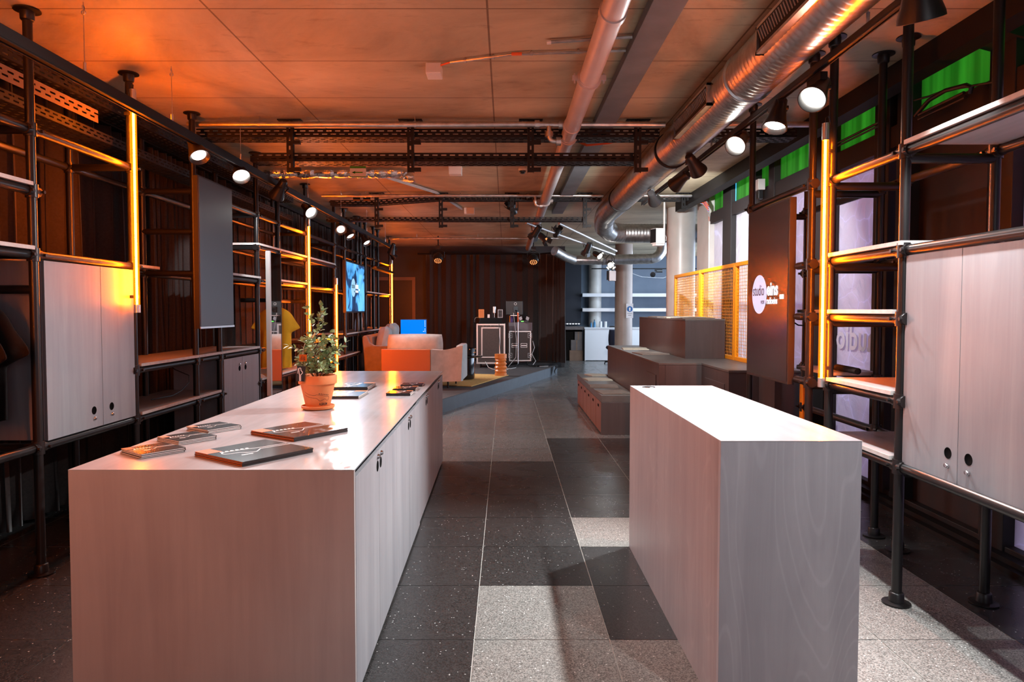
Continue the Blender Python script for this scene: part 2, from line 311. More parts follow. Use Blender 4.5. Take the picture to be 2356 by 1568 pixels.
# ------------------------------------------------------------------ mesh builder
class MB:
    def __init__(s): s.v = []; s.f = []; s.mi = []; s.mats = []; s.cur = 0
    def use(s, key):
        m = M[key] if isinstance(key, str) else key
        if m not in s.mats: s.mats.append(m)
        s.cur = s.mats.index(m); return s
    def add(s, vs, fs):
        b = len(s.v); s.v += [tuple(v) for v in vs]
        for f in fs: s.f.append([b + i for i in f]); s.mi.append(s.cur)
    def box(s, x0, x1, y0, y1, z0, z1):
        v = [(x0, y0, z0), (x1, y0, z0), (x1, y1, z0), (x0, y1, z0), (x0, y0, z1), (x1, y0, z1), (x1, y1, z1), (x0, y1, z1)]
        s.add(v, [(0, 3, 2, 1), (4, 5, 6, 7), (0, 1, 5, 4), (1, 2, 6, 5), (2, 3, 7, 6), (3, 0, 4, 7)]); return s
    def obox(s, c, ax, ay, az):
        c, ax, ay, az = map(Vector, (c, ax, ay, az)); v = []
        for k in (-1, 1):
            for (i, j) in ((-1, -1), (1, -1), (1, 1), (-1, 1)): v.append(c + ax * i + ay * j + az * k)
        s.add(v, [(0, 3, 2, 1), (4, 5, 6, 7), (0, 1, 5, 4), (1, 2, 6, 5), (2, 3, 7, 6), (3, 0, 4, 7)]); return s
    def prism(s, poly, z0, z1, axis='Z'):
        n = len(poly)
        a = {'Z': lambda p, t: (p[0], p[1], t), 'Y': lambda p, t: (p[0], t, p[1]), 'X': lambda p, t: (t, p[0], p[1])}[axis]
        v = [a(p, z0) for p in poly] + [a(p, z1) for p in poly]
        s.add(v, [tuple(range(n))[::-1], tuple(range(n, 2 * n))] + [(i, (i + 1) % n, (i + 1) % n + n, i + n) for i in range(n)]); return s
    def cyl(s, p0, p1, r0, r1=None, n=16, cap=True):
        r1 = r0 if r1 is None else r1
        p0, p1 = Vector(p0), Vector(p1); d = (p1 - p0).normalized()
        a = d.orthogonal().normalized(); b = d.cross(a); v = []
        for (p, r) in ((p0, r0), (p1, r1)):
            for i in range(n):
                t = 2 * PI * i / n; v.append(p + (a * math.cos(t) + b * math.sin(t)) * r)
        f = [(i, (i + 1) % n, (i + 1) % n + n, i + n) for i in range(n)]
        if cap: f += [tuple(range(n))[::-1], tuple(range(n, 2 * n))]
        s.add(v, f); return s
    def tube(s, pts, r, n=10, cap=True):
        """swept tube, r a number or a list"""
        pts = [Vector(p) for p in pts]; m = len(pts); rs = r if isinstance(r, (list, tuple)) else [r] * m
        t0 = (pts[1] - pts[0]).normalized(); a = t0.orthogonal().normalized(); v = []
        for i, p in enumerate(pts):
            t = (pts[min(i + 1, m - 1)] - pts[max(i - 1, 0)]).normalized()
            a = (a - t * a.dot(t)).normalized(); b = t.cross(a)
            for k in range(n):
                q = 2 * PI * k / n; v.append(p + (a * math.cos(q) + b * math.sin(q)) * rs[i])
        f = [(i * n + k, i * n + (k + 1) % n, (i + 1) * n + (k + 1) % n, (i + 1) * n + k) for i in range(m - 1) for k in range(n)]
        if cap: f += [tuple(range(n))[::-1], tuple(range((m - 1) * n, m * n))]
        s.add(v, f); return s
    def lathe(s, prof, c=(0, 0, 0), n=32, axis=(0, 0, 1), close=False):
        """profile of (radius, height) revolved about the axis at c"""
        c = Vector(c); d = Vector(axis).normalized(); a = d.orthogonal().normalized(); b = d.cross(a); v = []
        for (r, h) in prof:
            for k in range(n):
                q = 2 * PI * k / n; v.append(c + d * h + (a * math.cos(q) + b * math.sin(q)) * r)
        m = len(prof)
        f = [(i * n + k, i * n + (k + 1) % n, (i + 1) * n + (k + 1) % n, (i + 1) * n + k) for i in range(m - 1) for k in range(n)]
        if not close: f += [tuple(range(n))[::-1], tuple(range((m - 1) * n, m * n))]
        s.add(v, f); return s
    def grid(s, fn, nu, nv, wrap_u=False):
        v = [fn(i / nu, j / nv) for j in range(nv + 1) for i in range(nu + 1)]
        f = [(j * (nu + 1) + i, j * (nu + 1) + i + 1, (j + 1) * (nu + 1) + i + 1, (j + 1) * (nu + 1) + i) for j in range(nv) for i in range(nu)]
        s.add(v, f); return s
    def build(s, name, m=None, parent=None, smooth=False, bevel=0.0, bseg=2, subsurf=0, solid=0.0, local=False):
        me = D.meshes.new(name)
        vv = [Vector(v) for v in s.v]
        if parent is None:
            if local: org = Vector((0, 0, 0))
            else:
                xs = [v.x for v in vv]; ys = [v.y for v in vv]; zs = [v.z for v in vv]
                org = Vector(((min(xs) + max(xs)) / 2, (min(ys) + max(ys)) / 2, min(zs)))
        else:
            org = Vector((0, 0, 0)); q = parent
            if not local:
                while q is not None: org += q.location; q = q.parent
        me.from_pydata([tuple(v - org) for v in vv], [], s.f)
        if s.mats:
            for k in s.mats: me.materials.append(k)
            me.polygons.foreach_set('material_index', s.mi)
        else: me.materials.append(M[m] if isinstance(m, str) else m)
        me.update()
        if smooth:
            me.polygons.foreach_set('use_smooth', [True] * len(me.polygons))
            me.set_sharp_from_angle(angle=math.radians(42))
        o = D.objects.new(name, me); COL.objects.link(o)
        if parent is None: o.location = org
        else: o.parent = parent
        if bevel:
            b = o.modifiers.new('bevel', 'BEVEL'); b.width = bevel; b.segments = bseg; b.limit_method = 'ANGLE'
        if solid:
            q = o.modifiers.new('solid', 'SOLIDIFY'); q.thickness = solid
        if subsurf:
            q = o.modifiers.new('sub', 'SUBSURF'); q.levels = subsurf; q.render_levels = subsurf
        return o

def tag(o, label, cat, group=None, kind=None):
    if label: o['label'] = label
    if cat: o['category'] = cat
    if group: o['group'] = group
    if kind: o['kind'] = kind
    return o
def empty(name, loc, label, cat, group=None, rz=0.0, kind=None):
    o = D.objects.new(name, None); COL.objects.link(o); o.location = loc; o.rotation_euler[2] = rz
    o.empty_display_size = .1
    return tag(o, label, cat, group, kind)
def structure(o): o['kind'] = 'structure'; return o
def copy_tree(o, parent=None):
    c = o.copy(); COL.objects.link(c)
    if parent is not None: c.parent = parent
    for ch in list(o.children): copy_tree(ch, c)
    return c
def part_copy(o, parent, loc):
    c = o.copy(); COL.objects.link(c); c.parent = parent; c.location = loc
    for ch in list(o.children): copy_tree(ch, c)
    return c
def text_mesh(txt, size, extrude=0.0006, align='LEFT', bold=0.0):
    cu = D.curves.new('lettering', 'FONT'); cu.body = txt; cu.size = size; cu.extrude = extrude; cu.align_x = align; cu.offset = bold; cu.resolution_u = 3
    o = D.objects.new('lettering_source', cu); COL.objects.link(o)
    me = D.meshes.new_from_object(o)
    D.objects.remove(o); return me
def add_text(mb, txt, size, origin, ux, uz, sx=1.0, bold=0.0, align='LEFT', extrude=.0006):
    """put text into a mesh builder: origin, direction of reading ux, up uz"""
    me = text_mesh(txt, size, extrude, align, bold)
    ux = Vector(ux); uz = Vector(uz); un = ux.cross(uz); o = Vector(origin)
    mb.add([o + ux * (v.co.x * sx) + uz * v.co.y + un * v.co.z for v in me.vertices], [tuple(p.vertices) for p in me.polygons])
    D.meshes.remove(me)

CEIL = 3.08
# =================================================================== ROOM
# floor: terrazzo slabs of 60 cm, two tones
def light_tile(i, j):
    # column i starts at x = -0.14 + 0.6 i, row j starts at y = 0.6 j
    if (i, j) in {(0, 4), (0, 5), (0, 3), (1, 7), (1, 3), (1, 4)}: return True
    if i >= 4: return False  # dark slabs under the right rack stand in for its shade
    if i >= 2 and j <= 6: return True
    if i == -1: return j >= 10 and (j * 5) % 7 != 1
    if i == 0: return j >= 11 and (j * 3) % 8 != 2
    if i == 1: return j >= 13 and (j * 3) % 7 != 5
    if i == 2: return j >= 13
    if i <= -2: return False
    return (i * 5 + j * 3) % 4 == 0
fl = MB(); fl.use('grout'); fl.add([(-3.6, -3, -.003), (6.8, -3, -.003), (6.8, 21, -.003), (-3.6, 21, -.003)], [(0, 1, 2, 3)])
for i in range(-6, 12):
    for j in range(-5, 35):
        x = -.14 + .6 * i; y = .6 * j; g = .0023
        fl.use(('tile_mid' if j >= 11 or (i == -1 and j >= 10) else 'tile_light') if light_tile(i, j) else ('tile_mid' if j >= 13 else 'tile_dark'))
        x1 = min(x + .6, 6.8); fl.add([(x + g, y + g, 0), (x1 - g, y + g, 0), (x1 - g, y + .6 - g, 0), (x + g, y + .6 - g, 0)], [(0, 1, 2, 3)])
structure(fl.build('floor'))
mb = MB().box(-3.6, 2.6, -3, 21, CEIL, CEIL + .5).box(2.6, 6.8, 10.4, 21, CEIL, CEIL + .5).box(2.6, 3.2, -3, 10.4, 3.42, CEIL + .5); c = mb.build('ceiling', 'ceil', local=True); structure(c)
structure(MB().box(-3.6, -3.45, -3, 17.7, 0, CEIL).build('wall_left', 'wall_dk'))
structure(MB().box(-3.6, 6.8, -3.15, -3, 0, CEIL).build('wall_front', 'wall_dk'))
wb = MB().box(-3.45, -3.25, 17.5, 17.7, 0, CEIL).box(-2.38, 1.5, 17.5, 17.7, 0, CEIL).box(-3.25, -2.38, 17.5, 17.7, 2.22, CEIL)
structure(wb.build('wall_back', 'wall_dk'))
structure(MB().box(1.35, 1.5, 17.7, 20.7, 0, CEIL).build('wall_stage_return', 'wall_navy'))
structure(MB().box(1.35, 6.8, 20.7, 20.9, 0, CEIL).build('wall_far', 'wall_bl'))
structure(MB().box(6.6, 6.8, 10.4, 20.7, 0, .5).box(6.6, 6.8, 10.4, 20.7, 2.9, CEIL).build('wall_far_right', 'wall_bl'))
structure(MB().box(3.0, 6.8, 10.25, 10.4, 0, CEIL).build('wall_right_return', 'wall_bl'))
# door in the back wall
dr = MB().box(-3.33, -3.25, 17.46, 17.5, 0, 2.22).box(-2.38, -2.30, 17.46, 17.5, 0, 2.22).box(-3.33, -2.30, 17.46, 17.5, 2.22, 2.30)
d1 = MB().box(-3.25, -2.38, 17.52, 17.57, 0, 2.22).build('door_1', 'pane_dk'); structure(d1)
tf = dr.build('trim_1', mat('brown_door_frame', (.16, .1, .08), .5)); structure(tf)

# ---- street window wall, x = 2.95
WX = 2.95
mull = [(-3.0, -2.8), (-1.6, -1.4), (-.3, -.1), (1.0, 1.2), (2.5, 2.75), (3.95, 4.16), (4.95, 5.13), (5.23, 5.44), (6.13, 6.55), (7.46, 7.62), (8.0, 8.2), (8.87, 9.21)]
wf = MB()
for a, b in mull: wf.box(WX - .06, WX + .08, a, b, 0, 3.42)
wf.box(WX - .05, WX + .08, -3, 9.8, 2.68, 2.84).box(WX - .05, WX + .08, -3, 9.8, 0, .09)
structure(wf.build('wall_right', 'frame_dk', bevel=.004))
structure(MB().box(WX - .12, WX - .02, -3, 9.8, 0, .06).box(WX - .17, WX - .12, -3, 9.8, 0, .03).build('baseboard_right', 'steel_m'))
structure(MB().box(WX - .07, WX + .2, 9.8, 10.4, 0, 3.42).build('trim_2', 'col_w', bevel=.01))
structure(MB().box(2.55, 2.68, -3, 10.4, 2.94, 3.42).build('trim_3', 'steel_m'))
kn = 0
def pane(y0, y1, z0, z1, m, what):
    global kn
    kn += 1
    o = MB().box(WX + .01, WX + .014, y0, y1, z0, z1).build('window_%d' % kn, m, bevel=0); structure(o); return o
spans = []
ys = [m for m in mull] + [(9.8, 10.4)]
for k in range(len(ys) - 1):
    a, b = ys[k][1], ys[k + 1][0]
    if b - a < .03: continue
    if (a, b) == (4.16, 4.95):
        pane(a, b, .09, 2.68, 'pane_dk', ''); pane(a, b, 2.84, 3.42, 'green', '')
    elif (a, b) == (5.13, 5.23):
        pane(a, b, .09, 2.68, 'film', ''); pane(a, b, 2.84, 3.42, 'pane_dk', '')
    else:
        pane(a, b, .09, 2.68, 'film' if b < 7.5 else 'film_w', ''); pane(a, b, 2.84, 3.42, 'green', '')
# thin glowing strips imitate blue light in gaps at the frame edges
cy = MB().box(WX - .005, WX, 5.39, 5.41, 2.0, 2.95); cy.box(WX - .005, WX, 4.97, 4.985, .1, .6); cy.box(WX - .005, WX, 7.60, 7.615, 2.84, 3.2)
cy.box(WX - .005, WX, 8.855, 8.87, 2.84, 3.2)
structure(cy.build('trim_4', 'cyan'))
structure(MB().prism([(2.55, 3.10), (2.55, 3.42), (3.0, 3.42), (3.0, 2.98)], 3.93, 4.17, 'Y').build('trim_5', 'frame_dk'))
# mirrored lettering on the film seen from behind ("studio")
tm = MB(); add_text(tm, 'audio', .30, (WX - .004, 5.47, 1.13), (0, 1, 0), (0, 0, 1), sx=.98, bold=.006)
o = tm.build('window_lettering', mat('pale_window_lettering', (.42, .40, .50), .5)); tag(o, 'large pale mirrored lettering stuck on the street window film behind the right rack', 'lettering')
# bolts on the frames
# ---- pillars
for i, (x, y, r, mk, lab) in enumerate(((2.79, 11.0, .222, 'col_w', 'thick pale concrete column behind the yellow mesh fence'),
                      (2.91, 17.0, .215, 'col_b', 'round brown-lit column behind the stepped seating with a blue safety sign'),
                      (2.66, 20.55, .19, 'col_w', 'half-embedded round column in the far blue wall behind the shelves'))):
    o = MB().cyl((x, y, 0), (x, y, CEIL), r, n=48).build('column', mk, smooth=True); tag(o, lab, 'column')
sg = empty('safety_sign', (2.98, 16.74, 1.2), 'small white sign with a blue round symbol on the middle column', 'sign')
MB().box(2.93, 3.10, 16.735, 16.74, 1.27, 1.62).build('sign_panel', 'white', sg)
q = MB().cyl((3.015, 16.734, 1.49), (3.015, 16.729, 1.49), .068, n=24); q.build('blue_disc', 'sign_b', sg)
q = MB().cyl((3.015, 16.728, 1.505), (3.015, 16.726, 1.505), .022, n=12).box(2.997, 3.033, 16.726, 16.728, 1.445, 1.485); q.build('white_figure', 'white_print', sg)
MB().box(2.955, 3.075, 16.732, 16.735, 1.375, 1.383).box(2.975, 3.055, 16.732, 16.735, 1.335, 1.343).build('text_lines', 'ink', sg)
# =================================================================== CURTAINS
def curtain(name, pts, z0, z1, label, amp=.05, lam=.16, seed=1, cat='curtain'):
    """heavy pleated curtain following a path in plan"""
    rnd = random.Random(seed); P = [Vector((*p, 0)) for p in pts]; seg = []
    for a, b in zip(P, P[1:]):
        n = max(2, int((b - a).length / .02)); seg += [a + (b - a) * (i / n) for i in range(n)]
    seg.append(P[-1]); ph = 0.0; out = []
    w = lam; am = amp
    for i, p in enumerate(seg):
        t = (seg[min(i + 1, len(seg) - 1)] - seg[max(i - 1, 0)]).normalized(); nrm = Vector((-t.y, t.x, 0))
        ph += .02 / w * 2 * PI
        if rnd.random() < .06: w = lam * rnd.uniform(.7, 1.4); am = amp * rnd.uniform(.6, 1.3)
        out.append((p, nrm, t, ph, am))
    mb = MB(); zs = [z0 + (z1 - z0) * k / 8 for k in range(9)]; v = []
    for k, z in enumerate(zs):
        f = 1.0 + .25 * (1 - k / 8)
        for (p, nrm, t, ph, am) in out:
            q = p + nrm * (math.sin(ph) * am * f) + t * (math.sin(2 * ph) * .02) + nrm * (.012 * math.sin(ph * .31 + k * .5))
            v.append((q.x, q.y, z))
    n = len(out)
    mb.add(v, [(j * n + i, j * n + i + 1, (j + 1) * n + i + 1, (j + 1) * n + i) for j in range(8) for i in range(n - 1)])
    o = mb.build(name, 'curtain', smooth=True, solid=.006); tag(o, label, cat); return o
curtain('curtain', [(-3.27, 2.0), (-3.27, 16.6), (-3.3, 17.2)], .03, 2.95, 'long dark brown pleated curtain hanging along the left wall behind the pipe rack', seed=3)
curtain('curtain', [(-2.02, 17.15), (.85, 17.15), (1.22, 16.75), (1.40, 16.3)], .203, 2.84, 'dark brown pleated stage curtain hanging behind the two flight cases', seed=5, lam=.2)
tr = MB().box(-3.33, -3.2, 2.0, 17.2, 2.955, 3.0).build('curtain_track', 'steel_m'); tag(tr, 'black ceiling track carrying the left wall curtain', 'curtain track')
tr = MB().tube([(-2.2, 17.15, 2.86), (.85, 17.15, 2.86), (1.22, 16.75, 2.86), (1.40, 16.28, 2.86)], .02).build('curtain_rail', 'steel_m')
tag(tr, 'black rail from which the stage curtain hangs', 'curtain rail')

# =================================================================== PIPE RACKS
TR = .0242
def clamp_mesh():
    return MB().cyl((0, 0, -.034), (0, 0, .034), TR + .009, n=14).cyl((.0, -.03, -.018), (0, -.05, -.018), .008, n=8)
_cl = None
def make_rack(name, loc, label, group, fx, rx, fronts, rears, rails, cross):
    """fronts/rears: post y with (z0, z1); rails: (x, y0, y1, z); cross: (y, z)"""
    t = empty(name, loc, label, 'pipe rack', group)
    fl_ = None; posts = [(fx, *a) for a in fronts] + [(rx, *a) for a in rears]
    for (x, y, z0, z1) in posts:
        p = MB().cyl((x, y, z0), (x, y, z1), TR, n=16).build('post', 'steel', t, smooth=True)
        for z, sgn in ((z0, 1), (z1, -1)):
            if z in (0, CEIL):
                MB().lathe([(.062, 0), (.066, .004 * sgn), (.066, .009 * sgn), (.036, .013 * sgn), (.034, .055 * sgn), (.03, .06 * sgn), (TR, .061 * sgn)], (x, y, z), n=24).build('floor_flange' if sgn > 0 else 'ceiling_flange', 'steel', p, smooth=True)
    for (x, y0, y1, z) in rails:
        MB().cyl((x, y0, z), (x, y1, z), TR, n=14).build('rail', 'steel', t, smooth=True)
    for (y, z) in cross:
        MB().cyl((fx, y, z), (rx, y, z), TR, n=14).build('cross_rail', 'steel', t, smooth=True)
    # clamps where posts and rails meet
    base = None; cnt = 0
    side = 1 if fx > 0 else -1
    for (x, y, z0, z1) in posts:
        zz = set()
        for (rx_, y0, y1, z) in rails:
            if abs(rx_ - x) < .01 and y0 - .02 <= y <= y1 + .02 and z0 <= z <= z1: zz.add(z)
        for z in zz:
            if cnt >= 96: break
            if base is None:
                cm = MB().cyl((0, 0, -.036), (0, 0, .036), TR + .008, n=14)
                cm.cyl((0, -.046, 0), (0, .046, 0), TR + .006, n=14)
                cm.cyl((-side * .03, -.045, .0), (-side * .043, -.045, .0), .009, n=8).cyl((-side * .03, .045, .0), (-side * .043, .045, .0), .009, n=8)
                base = cm.build('clamp', 'clamp', t, smooth=True, local=True); base.location = Vector((x, y, z)) - t.location
            else: part_copy(base, t, Vector((x, y, z)) - t.location)
            cnt += 1
    return t
LX, LR = -2.578, -3.0
RX, RR = 1.948, 2.385
zc = CEIL
LF = [(2.86, 0, zc), (3.76, 0, zc), (4.755, 0, zc), (5.70, 0, zc), (6.17, 0, 1.35), (7.13, 0, zc), (7.79, 1.75, zc), (8.88, 0, zc), (10.34, 0, zc), (11.0, 0, zc), (11.92, 0, zc), (12.2, .7, zc), (12.62, 1.0, zc), (13.4, 0, zc), (13.86, 0, zc), (15.25, 0, zc)]
LRr = [(2.86, 0, zc), (3.76, 0, zc), (4.755, 0, zc), (5.70, 0, zc), (7.13, 0, zc), (8.88, 0, zc), (10.34, 0, zc), (11.92, 0, zc), (13.4, 0, zc), (15.25, 0, zc)]
rails = []
for z, a, b in ((2.44, 2.86, 4.755), (2.44, 6.3, 15.25), (1.765, 2.86, 4.755), (1.765, 6.3, 15.25), (1.045, 4.755, 7.3), (1.045, 8.88, 15.25), (.705, 2.86, 6.17), (.705, 7.13, 12.0), (2.11, 2.5, 3.76), (2.11, 7.13, 10.34)):
    rails.append((LX, a, b, z))
for z, a, b in ((2.44, 2.86, 8.88), (2.44, 10.34, 15.25), (1.765, 2.86, 15.25), (1.045, 4.755, 15.25), (.705, 2.86, 12.0), (2.11, 7.13, 10.34)):
    rails.append((LR, a, b, z))
rails.append((-2.79, 2.88, 3.74, 1.575)); rails.append((-2.79, 7.82, 8.86, 1.575))
cross = [(7.79, 1.575), (8.88, 1.575), (2.86, 1.575)] + [(y, z) for y in (2.86, 3.76, 4.755, 5.70, 7.13, 8.88) for z in (2.44, 1.765, .705)] + [(y, 1.045) for y in (4.755, 5.7, 7.13, 8.88, 11.0)] + [(3.76, 1.575), (7.13, 2.11), (8.88, 2.11), (10.34, 2.44), (11.92, 1.045), (13.4, 2.44), (15.25, 2.44), (15.25, 1.765), (5.70, 2.11)]
left_rack = make_rack('pipe_rack', (-2.79, 9, 0), 'long black steel pipe rack in front of the left wall curtain', None, LX, LR, LF, LRr, rails, cross)
RF = [(2.42, 0, zc), (3.375, 0, zc), (4.13, 0, zc), (4.40, 0, zc), (5.47, 0, zc)]
RRr = [(2.42, 0, zc), (3.375, 0, zc), (4.13, 0, zc), (4.40, 0, zc), (5.47, 0, 2.4)]
rails = []
for z, a, b in ((2.235, 1.9, 4.13), (1.755, 2.42, 4.13), (1.42, 3.375, 4.13), (1.015, 3.375, 4.13), (.69, 2.0, 4.13), (2.262, 4.40, 5.47)):
    rails.append((RX, a, b, z))
for z, a, b in ((2.235, 1.9, 5.47), (1.755, 2.42, 5.47), (1.42, 3.375, 5.47), (1.015, 3.375, 5.47), (.69, 2.42, 5.47)):
    rails.append((RR, a, b, z))
for z in (1.755, 1.42, 1.0, .69): rails.append((RX, 4.40, 4.59, z))
cross = [(y, z) for y in (2.42, 3.375, 4.13) for z in (2.2, 1.72, .66)] + [(3.375, 1.385), (4.13, 1.385), (4.13, .98), (4.4, 2.2), (4.4, 1.72), (4.4, .98), (5.47, 2.2), (4.4, 1.385)]
right_rack = make_rack('pipe_rack', (2.17, 4, 0), 'black steel pipe rack in front of the street windows beside the right counter', None, RX, RR, RF, RRr, rails, cross)

# ---- shelf boards
def shelf(x0, x1, y0, y1, z, label, group=None, t=.022):
    s = empty('shelf_board', ((x0 + x1) / 2, (y0 + y1) / 2, z), label, 'shelf', group)
    MB().box(x0, x1, y0, y1, z, z + t).build('board', 'ply_shelf', s, bevel=.001)
    fx = x1 if x1 < 0 else x0; d = .0015 if x1 < 0 else -.0015
    e = MB().box(min(fx, fx + d), max(fx, fx + d), y0, y1, z + .001, z + t - .001)
    e.box(x0, x1, y0 - .0015, y0, z + .001, z + t - .001).build('edge', 'ply_edge', s)
    return s
zt = TR
L0, L1 = -3.03, -2.548
gL = 'shelf boards in the left pipe rack'
shelf(L0, L1, 2.2, 3.73, 2.11 + zt, 'high shelf board cut by the left edge above the hanging black clothes', gL)
shelf(L0, L1, 2.2, 3.73, 1.765 + zt, 'shelf board above the hanging black clothes, lower of the two at the left edge', gL)
shelf(-3.03, -2.79, 4.80, 5.55, 1.765 + zt, 'short narrow shelf board right of the first orange tube', gL)
shelf(L0, L1, 4.79, 7.10, 1.045 + zt, 'long shelf board under the tall left screen', gL)
shelf(L0, L1, 4.79, 6.13, .705 + zt, 'low shelf board left of the grey cabinet with a cable on it', gL)
shelf(L0, L1, 7.10, 8.84, 2.11 + zt, 'high shelf board above the mirror', gL)
shelf(L0, L1, 6.35, 7.16, 1.765 + zt, 'shelf board beside the tall left screen, below the high shelf', gL)
shelf(L0, L1, 7.80, 8.84, 1.765 + zt, 'shelf board above the yellow shirt right of the mirror', gL)
shelf(L0, L1, 7.16, 8.84, .705 + zt, 'low shelf board below the yellow shirt', gL)
shelf(L0, L1, 8.92, 10.30, 2.11 + zt, 'high shelf board between the second and third orange tubes', gL)
shelf(L0, L1, 12.66, 15.2, 1.765 + zt, 'shelf board right of the left television', gL)
shelf(L0, L1, 11.0, 15.2, 1.045 + zt, 'long shelf board under the left television', gL)
shelf(L0, L1, 10.38, 12.0, .705 + zt, 'low shelf board behind the plant, left of the sofa', gL)
gR = 'shelf boards in the right pipe rack'
R0, R1 = 1.918, 2.42
shelf(R0, R1, 1.8, 3.34, 2.235 + zt, 'highest shelf board at the right edge above the wall cabinet', gR)
shelf(R0, R1, 3.35, 4.10, 1.755 + zt, 'uppermost shelf board between the right orange tube and the right cabinet', gR)
shelf(R0, R1, 3.41, 4.10, 1.42 + zt, 'second shelf board from the top beside the right orange tube', gR)
shelf(R0, R1, 3.41, 4.10, 1.015 + zt, 'third shelf board from the top beside the right orange tube', gR)
shelf(R0, R1, 3.41, 4.10, .69 + zt, 'lowest shelf board just behind the right counter', gR)
shelf(2.1, R1, 4.43, 4.95, 1.755 + zt, 'small shelf board behind the right orange tube, highest of the three', gR)
shelf(2.1, R1, 4.43, 4.95, 1.42 + zt, 'small shelf board behind the right orange tube, middle of the three', gR)
shelf(2.1, R1, 4.43, 4.95, 1.015 + zt, 'small shelf board behind the right orange tube, lowest of the three', gR)

# ---- doors with finger hole and lock, on a face x = const looking along sgn*x
def door(parent, x, sgn, y0, y1, z0, z1, hy, hz, lz, m, th=.018):
    g = .0016
    d = MB().box(min(x, x + sgn * th), max(x, x + sgn * th), y0 + g, y1 - g, z0, z1).build('door', m, parent, bevel=.0012)
    if hy is not None:
        fx = x + sgn * th
        MB().lathe([(.0, .0003), (.021, .0003), (.0235, .0012), (.0255, .0), ], (fx, hy, hz), n=24, axis=(sgn, 0, 0)).build('finger_hole', 'hole', d, smooth=True)
        MB().lathe([(.012, 0), (.012, .006), (.009, .012), (.004, .013)], (fx, hy, lz), n=16, axis=(sgn, 0, 0)).build('lock', 'chrome', d, smooth=True)
    return d
# hanging cabinet at the left
c = empty('wall_cabinet', (-2.79, 4.28, .735), 'grey two-door cabinet hung in the left rack beside the first orange tube', 'cabinet')
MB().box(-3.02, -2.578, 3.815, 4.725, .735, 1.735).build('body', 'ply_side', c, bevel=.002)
door(c, -2.578, 1, 3.815, 4.345, .733, 1.738, 4.25, .84, .79, 'ply')
door(c, -2.578, 1, 4.345, 4.728, .733, 1.738, 4.44, .84, .79, 'ply')
c = empty('low_cabinet', (-2.79, 6.67, .25), 'grey low cabinet hanging under the long shelf, left of the mirror', 'cabinet')
MB().box(-3.02, -2.578, 6.22, 7.10, .25, 1.015).build('body', 'ply_side', c, bevel=.002)
door(c, -2.578, 1, 6.22, 6.66, .25, 1.015, 6.585, .905, .945, 'ply')
door(c, -2.578, 1, 6.66, 7.10, .25, 1.015, 6.735, .905, .945, 'ply')
c = empty('wall_cabinet', (2.15, 2.93, .715), 'large grey two-door cabinet hung in the right rack at the right edge', 'cabinet')
MB().box(1.962, 2.39, 2.50, 3.345, .715, 1.725).build('body', 'ply', c, bevel=.002)
door(c, 1.962, -1, 2.935, 3.348, .712, 1.728, 3.0, .835, .78, 'ply')
door(c, 1.962, -1, 2.50, 2.935, .712, 1.728, 2.865, .835, .78, 'ply')

# =================================================================== COUNTERS
def counter_left():
    c = empty('island_counter', (-1.08, 4.5, 0), 'long grey plywood counter with the potted plant and black booklets on it', 'counter')
    H = .879; xl = -1.605
    fx = lambda y: -.574 - (y - 2.496) * .0115
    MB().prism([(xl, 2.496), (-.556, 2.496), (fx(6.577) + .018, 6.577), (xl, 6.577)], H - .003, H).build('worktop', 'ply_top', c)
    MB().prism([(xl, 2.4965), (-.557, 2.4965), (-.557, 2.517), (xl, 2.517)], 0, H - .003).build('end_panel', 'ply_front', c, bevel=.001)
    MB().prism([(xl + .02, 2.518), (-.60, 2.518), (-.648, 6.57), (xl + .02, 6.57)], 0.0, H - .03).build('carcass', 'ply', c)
    ys = [2.518, 3.02, 3.54, 4.06, 4.58, 5.1, 5.61, 6.12, 6.575]
    for i in range(8):
        a, b = ys[i], ys[i + 1]; pairs = i % 2 == 0
        hy = b - .04 if pairs else a + .04
        o = .006 if i >= 4 else 0
        d = MB().prism([(fx(a) - o, a + .0018), (fx(b) - o, b - .0018), (fx(b) + .018 - o, b - .0018), (fx(a) + .018 - o, a + .0018)][::-1], .02, H - .034).build('door', 'ply', c, bevel=.001)
        x = fx(hy) + .018 - o
        MB().lathe([(0, .0004), (.020, .0004), (.0225, .0014), (.0245, 0)], (x, hy, .782), n=24, axis=(1, .0115, 0)).build('finger_hole', 'hole', d, smooth=True)
        MB().lathe([(.011, 0), (.011, .005), (.008, .011), (.003, .012)], (x, hy, .824), n=16, axis=(1, .0115, 0)).build('lock', 'chrome', d, smooth=True)
    MB().box(-1.57, -.66, 2.56, 6.5, 0, .018).build('plinth', 'black', c)
counter_left()
c = empty('reception_counter', (1.01, 3.3, 0), 'narrow grey figured plywood counter standing to the right of the aisle', 'counter')
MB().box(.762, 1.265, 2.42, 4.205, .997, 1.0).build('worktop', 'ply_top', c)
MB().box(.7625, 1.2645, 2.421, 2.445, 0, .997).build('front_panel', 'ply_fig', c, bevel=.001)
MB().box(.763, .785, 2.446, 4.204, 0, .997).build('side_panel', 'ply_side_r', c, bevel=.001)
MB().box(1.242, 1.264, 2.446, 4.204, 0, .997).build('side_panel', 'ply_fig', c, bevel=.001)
MB().box(.786, 1.241, 3.9, 3.92, 0, .974).build('back_panel', 'ply', c)
g = MB().lathe([(0, .002), (.032, .002), (.036, .003), (.040, .0)], (.86, 4.12, 1.0), n=28).build('cable_grommet', 'chrome', c, smooth=True)
MB().lathe([(0, .0032), (.024, .0032), (.026, .0025)], (.86, 4.12, 1.0), n=24).build('grommet_hole', 'black', g)
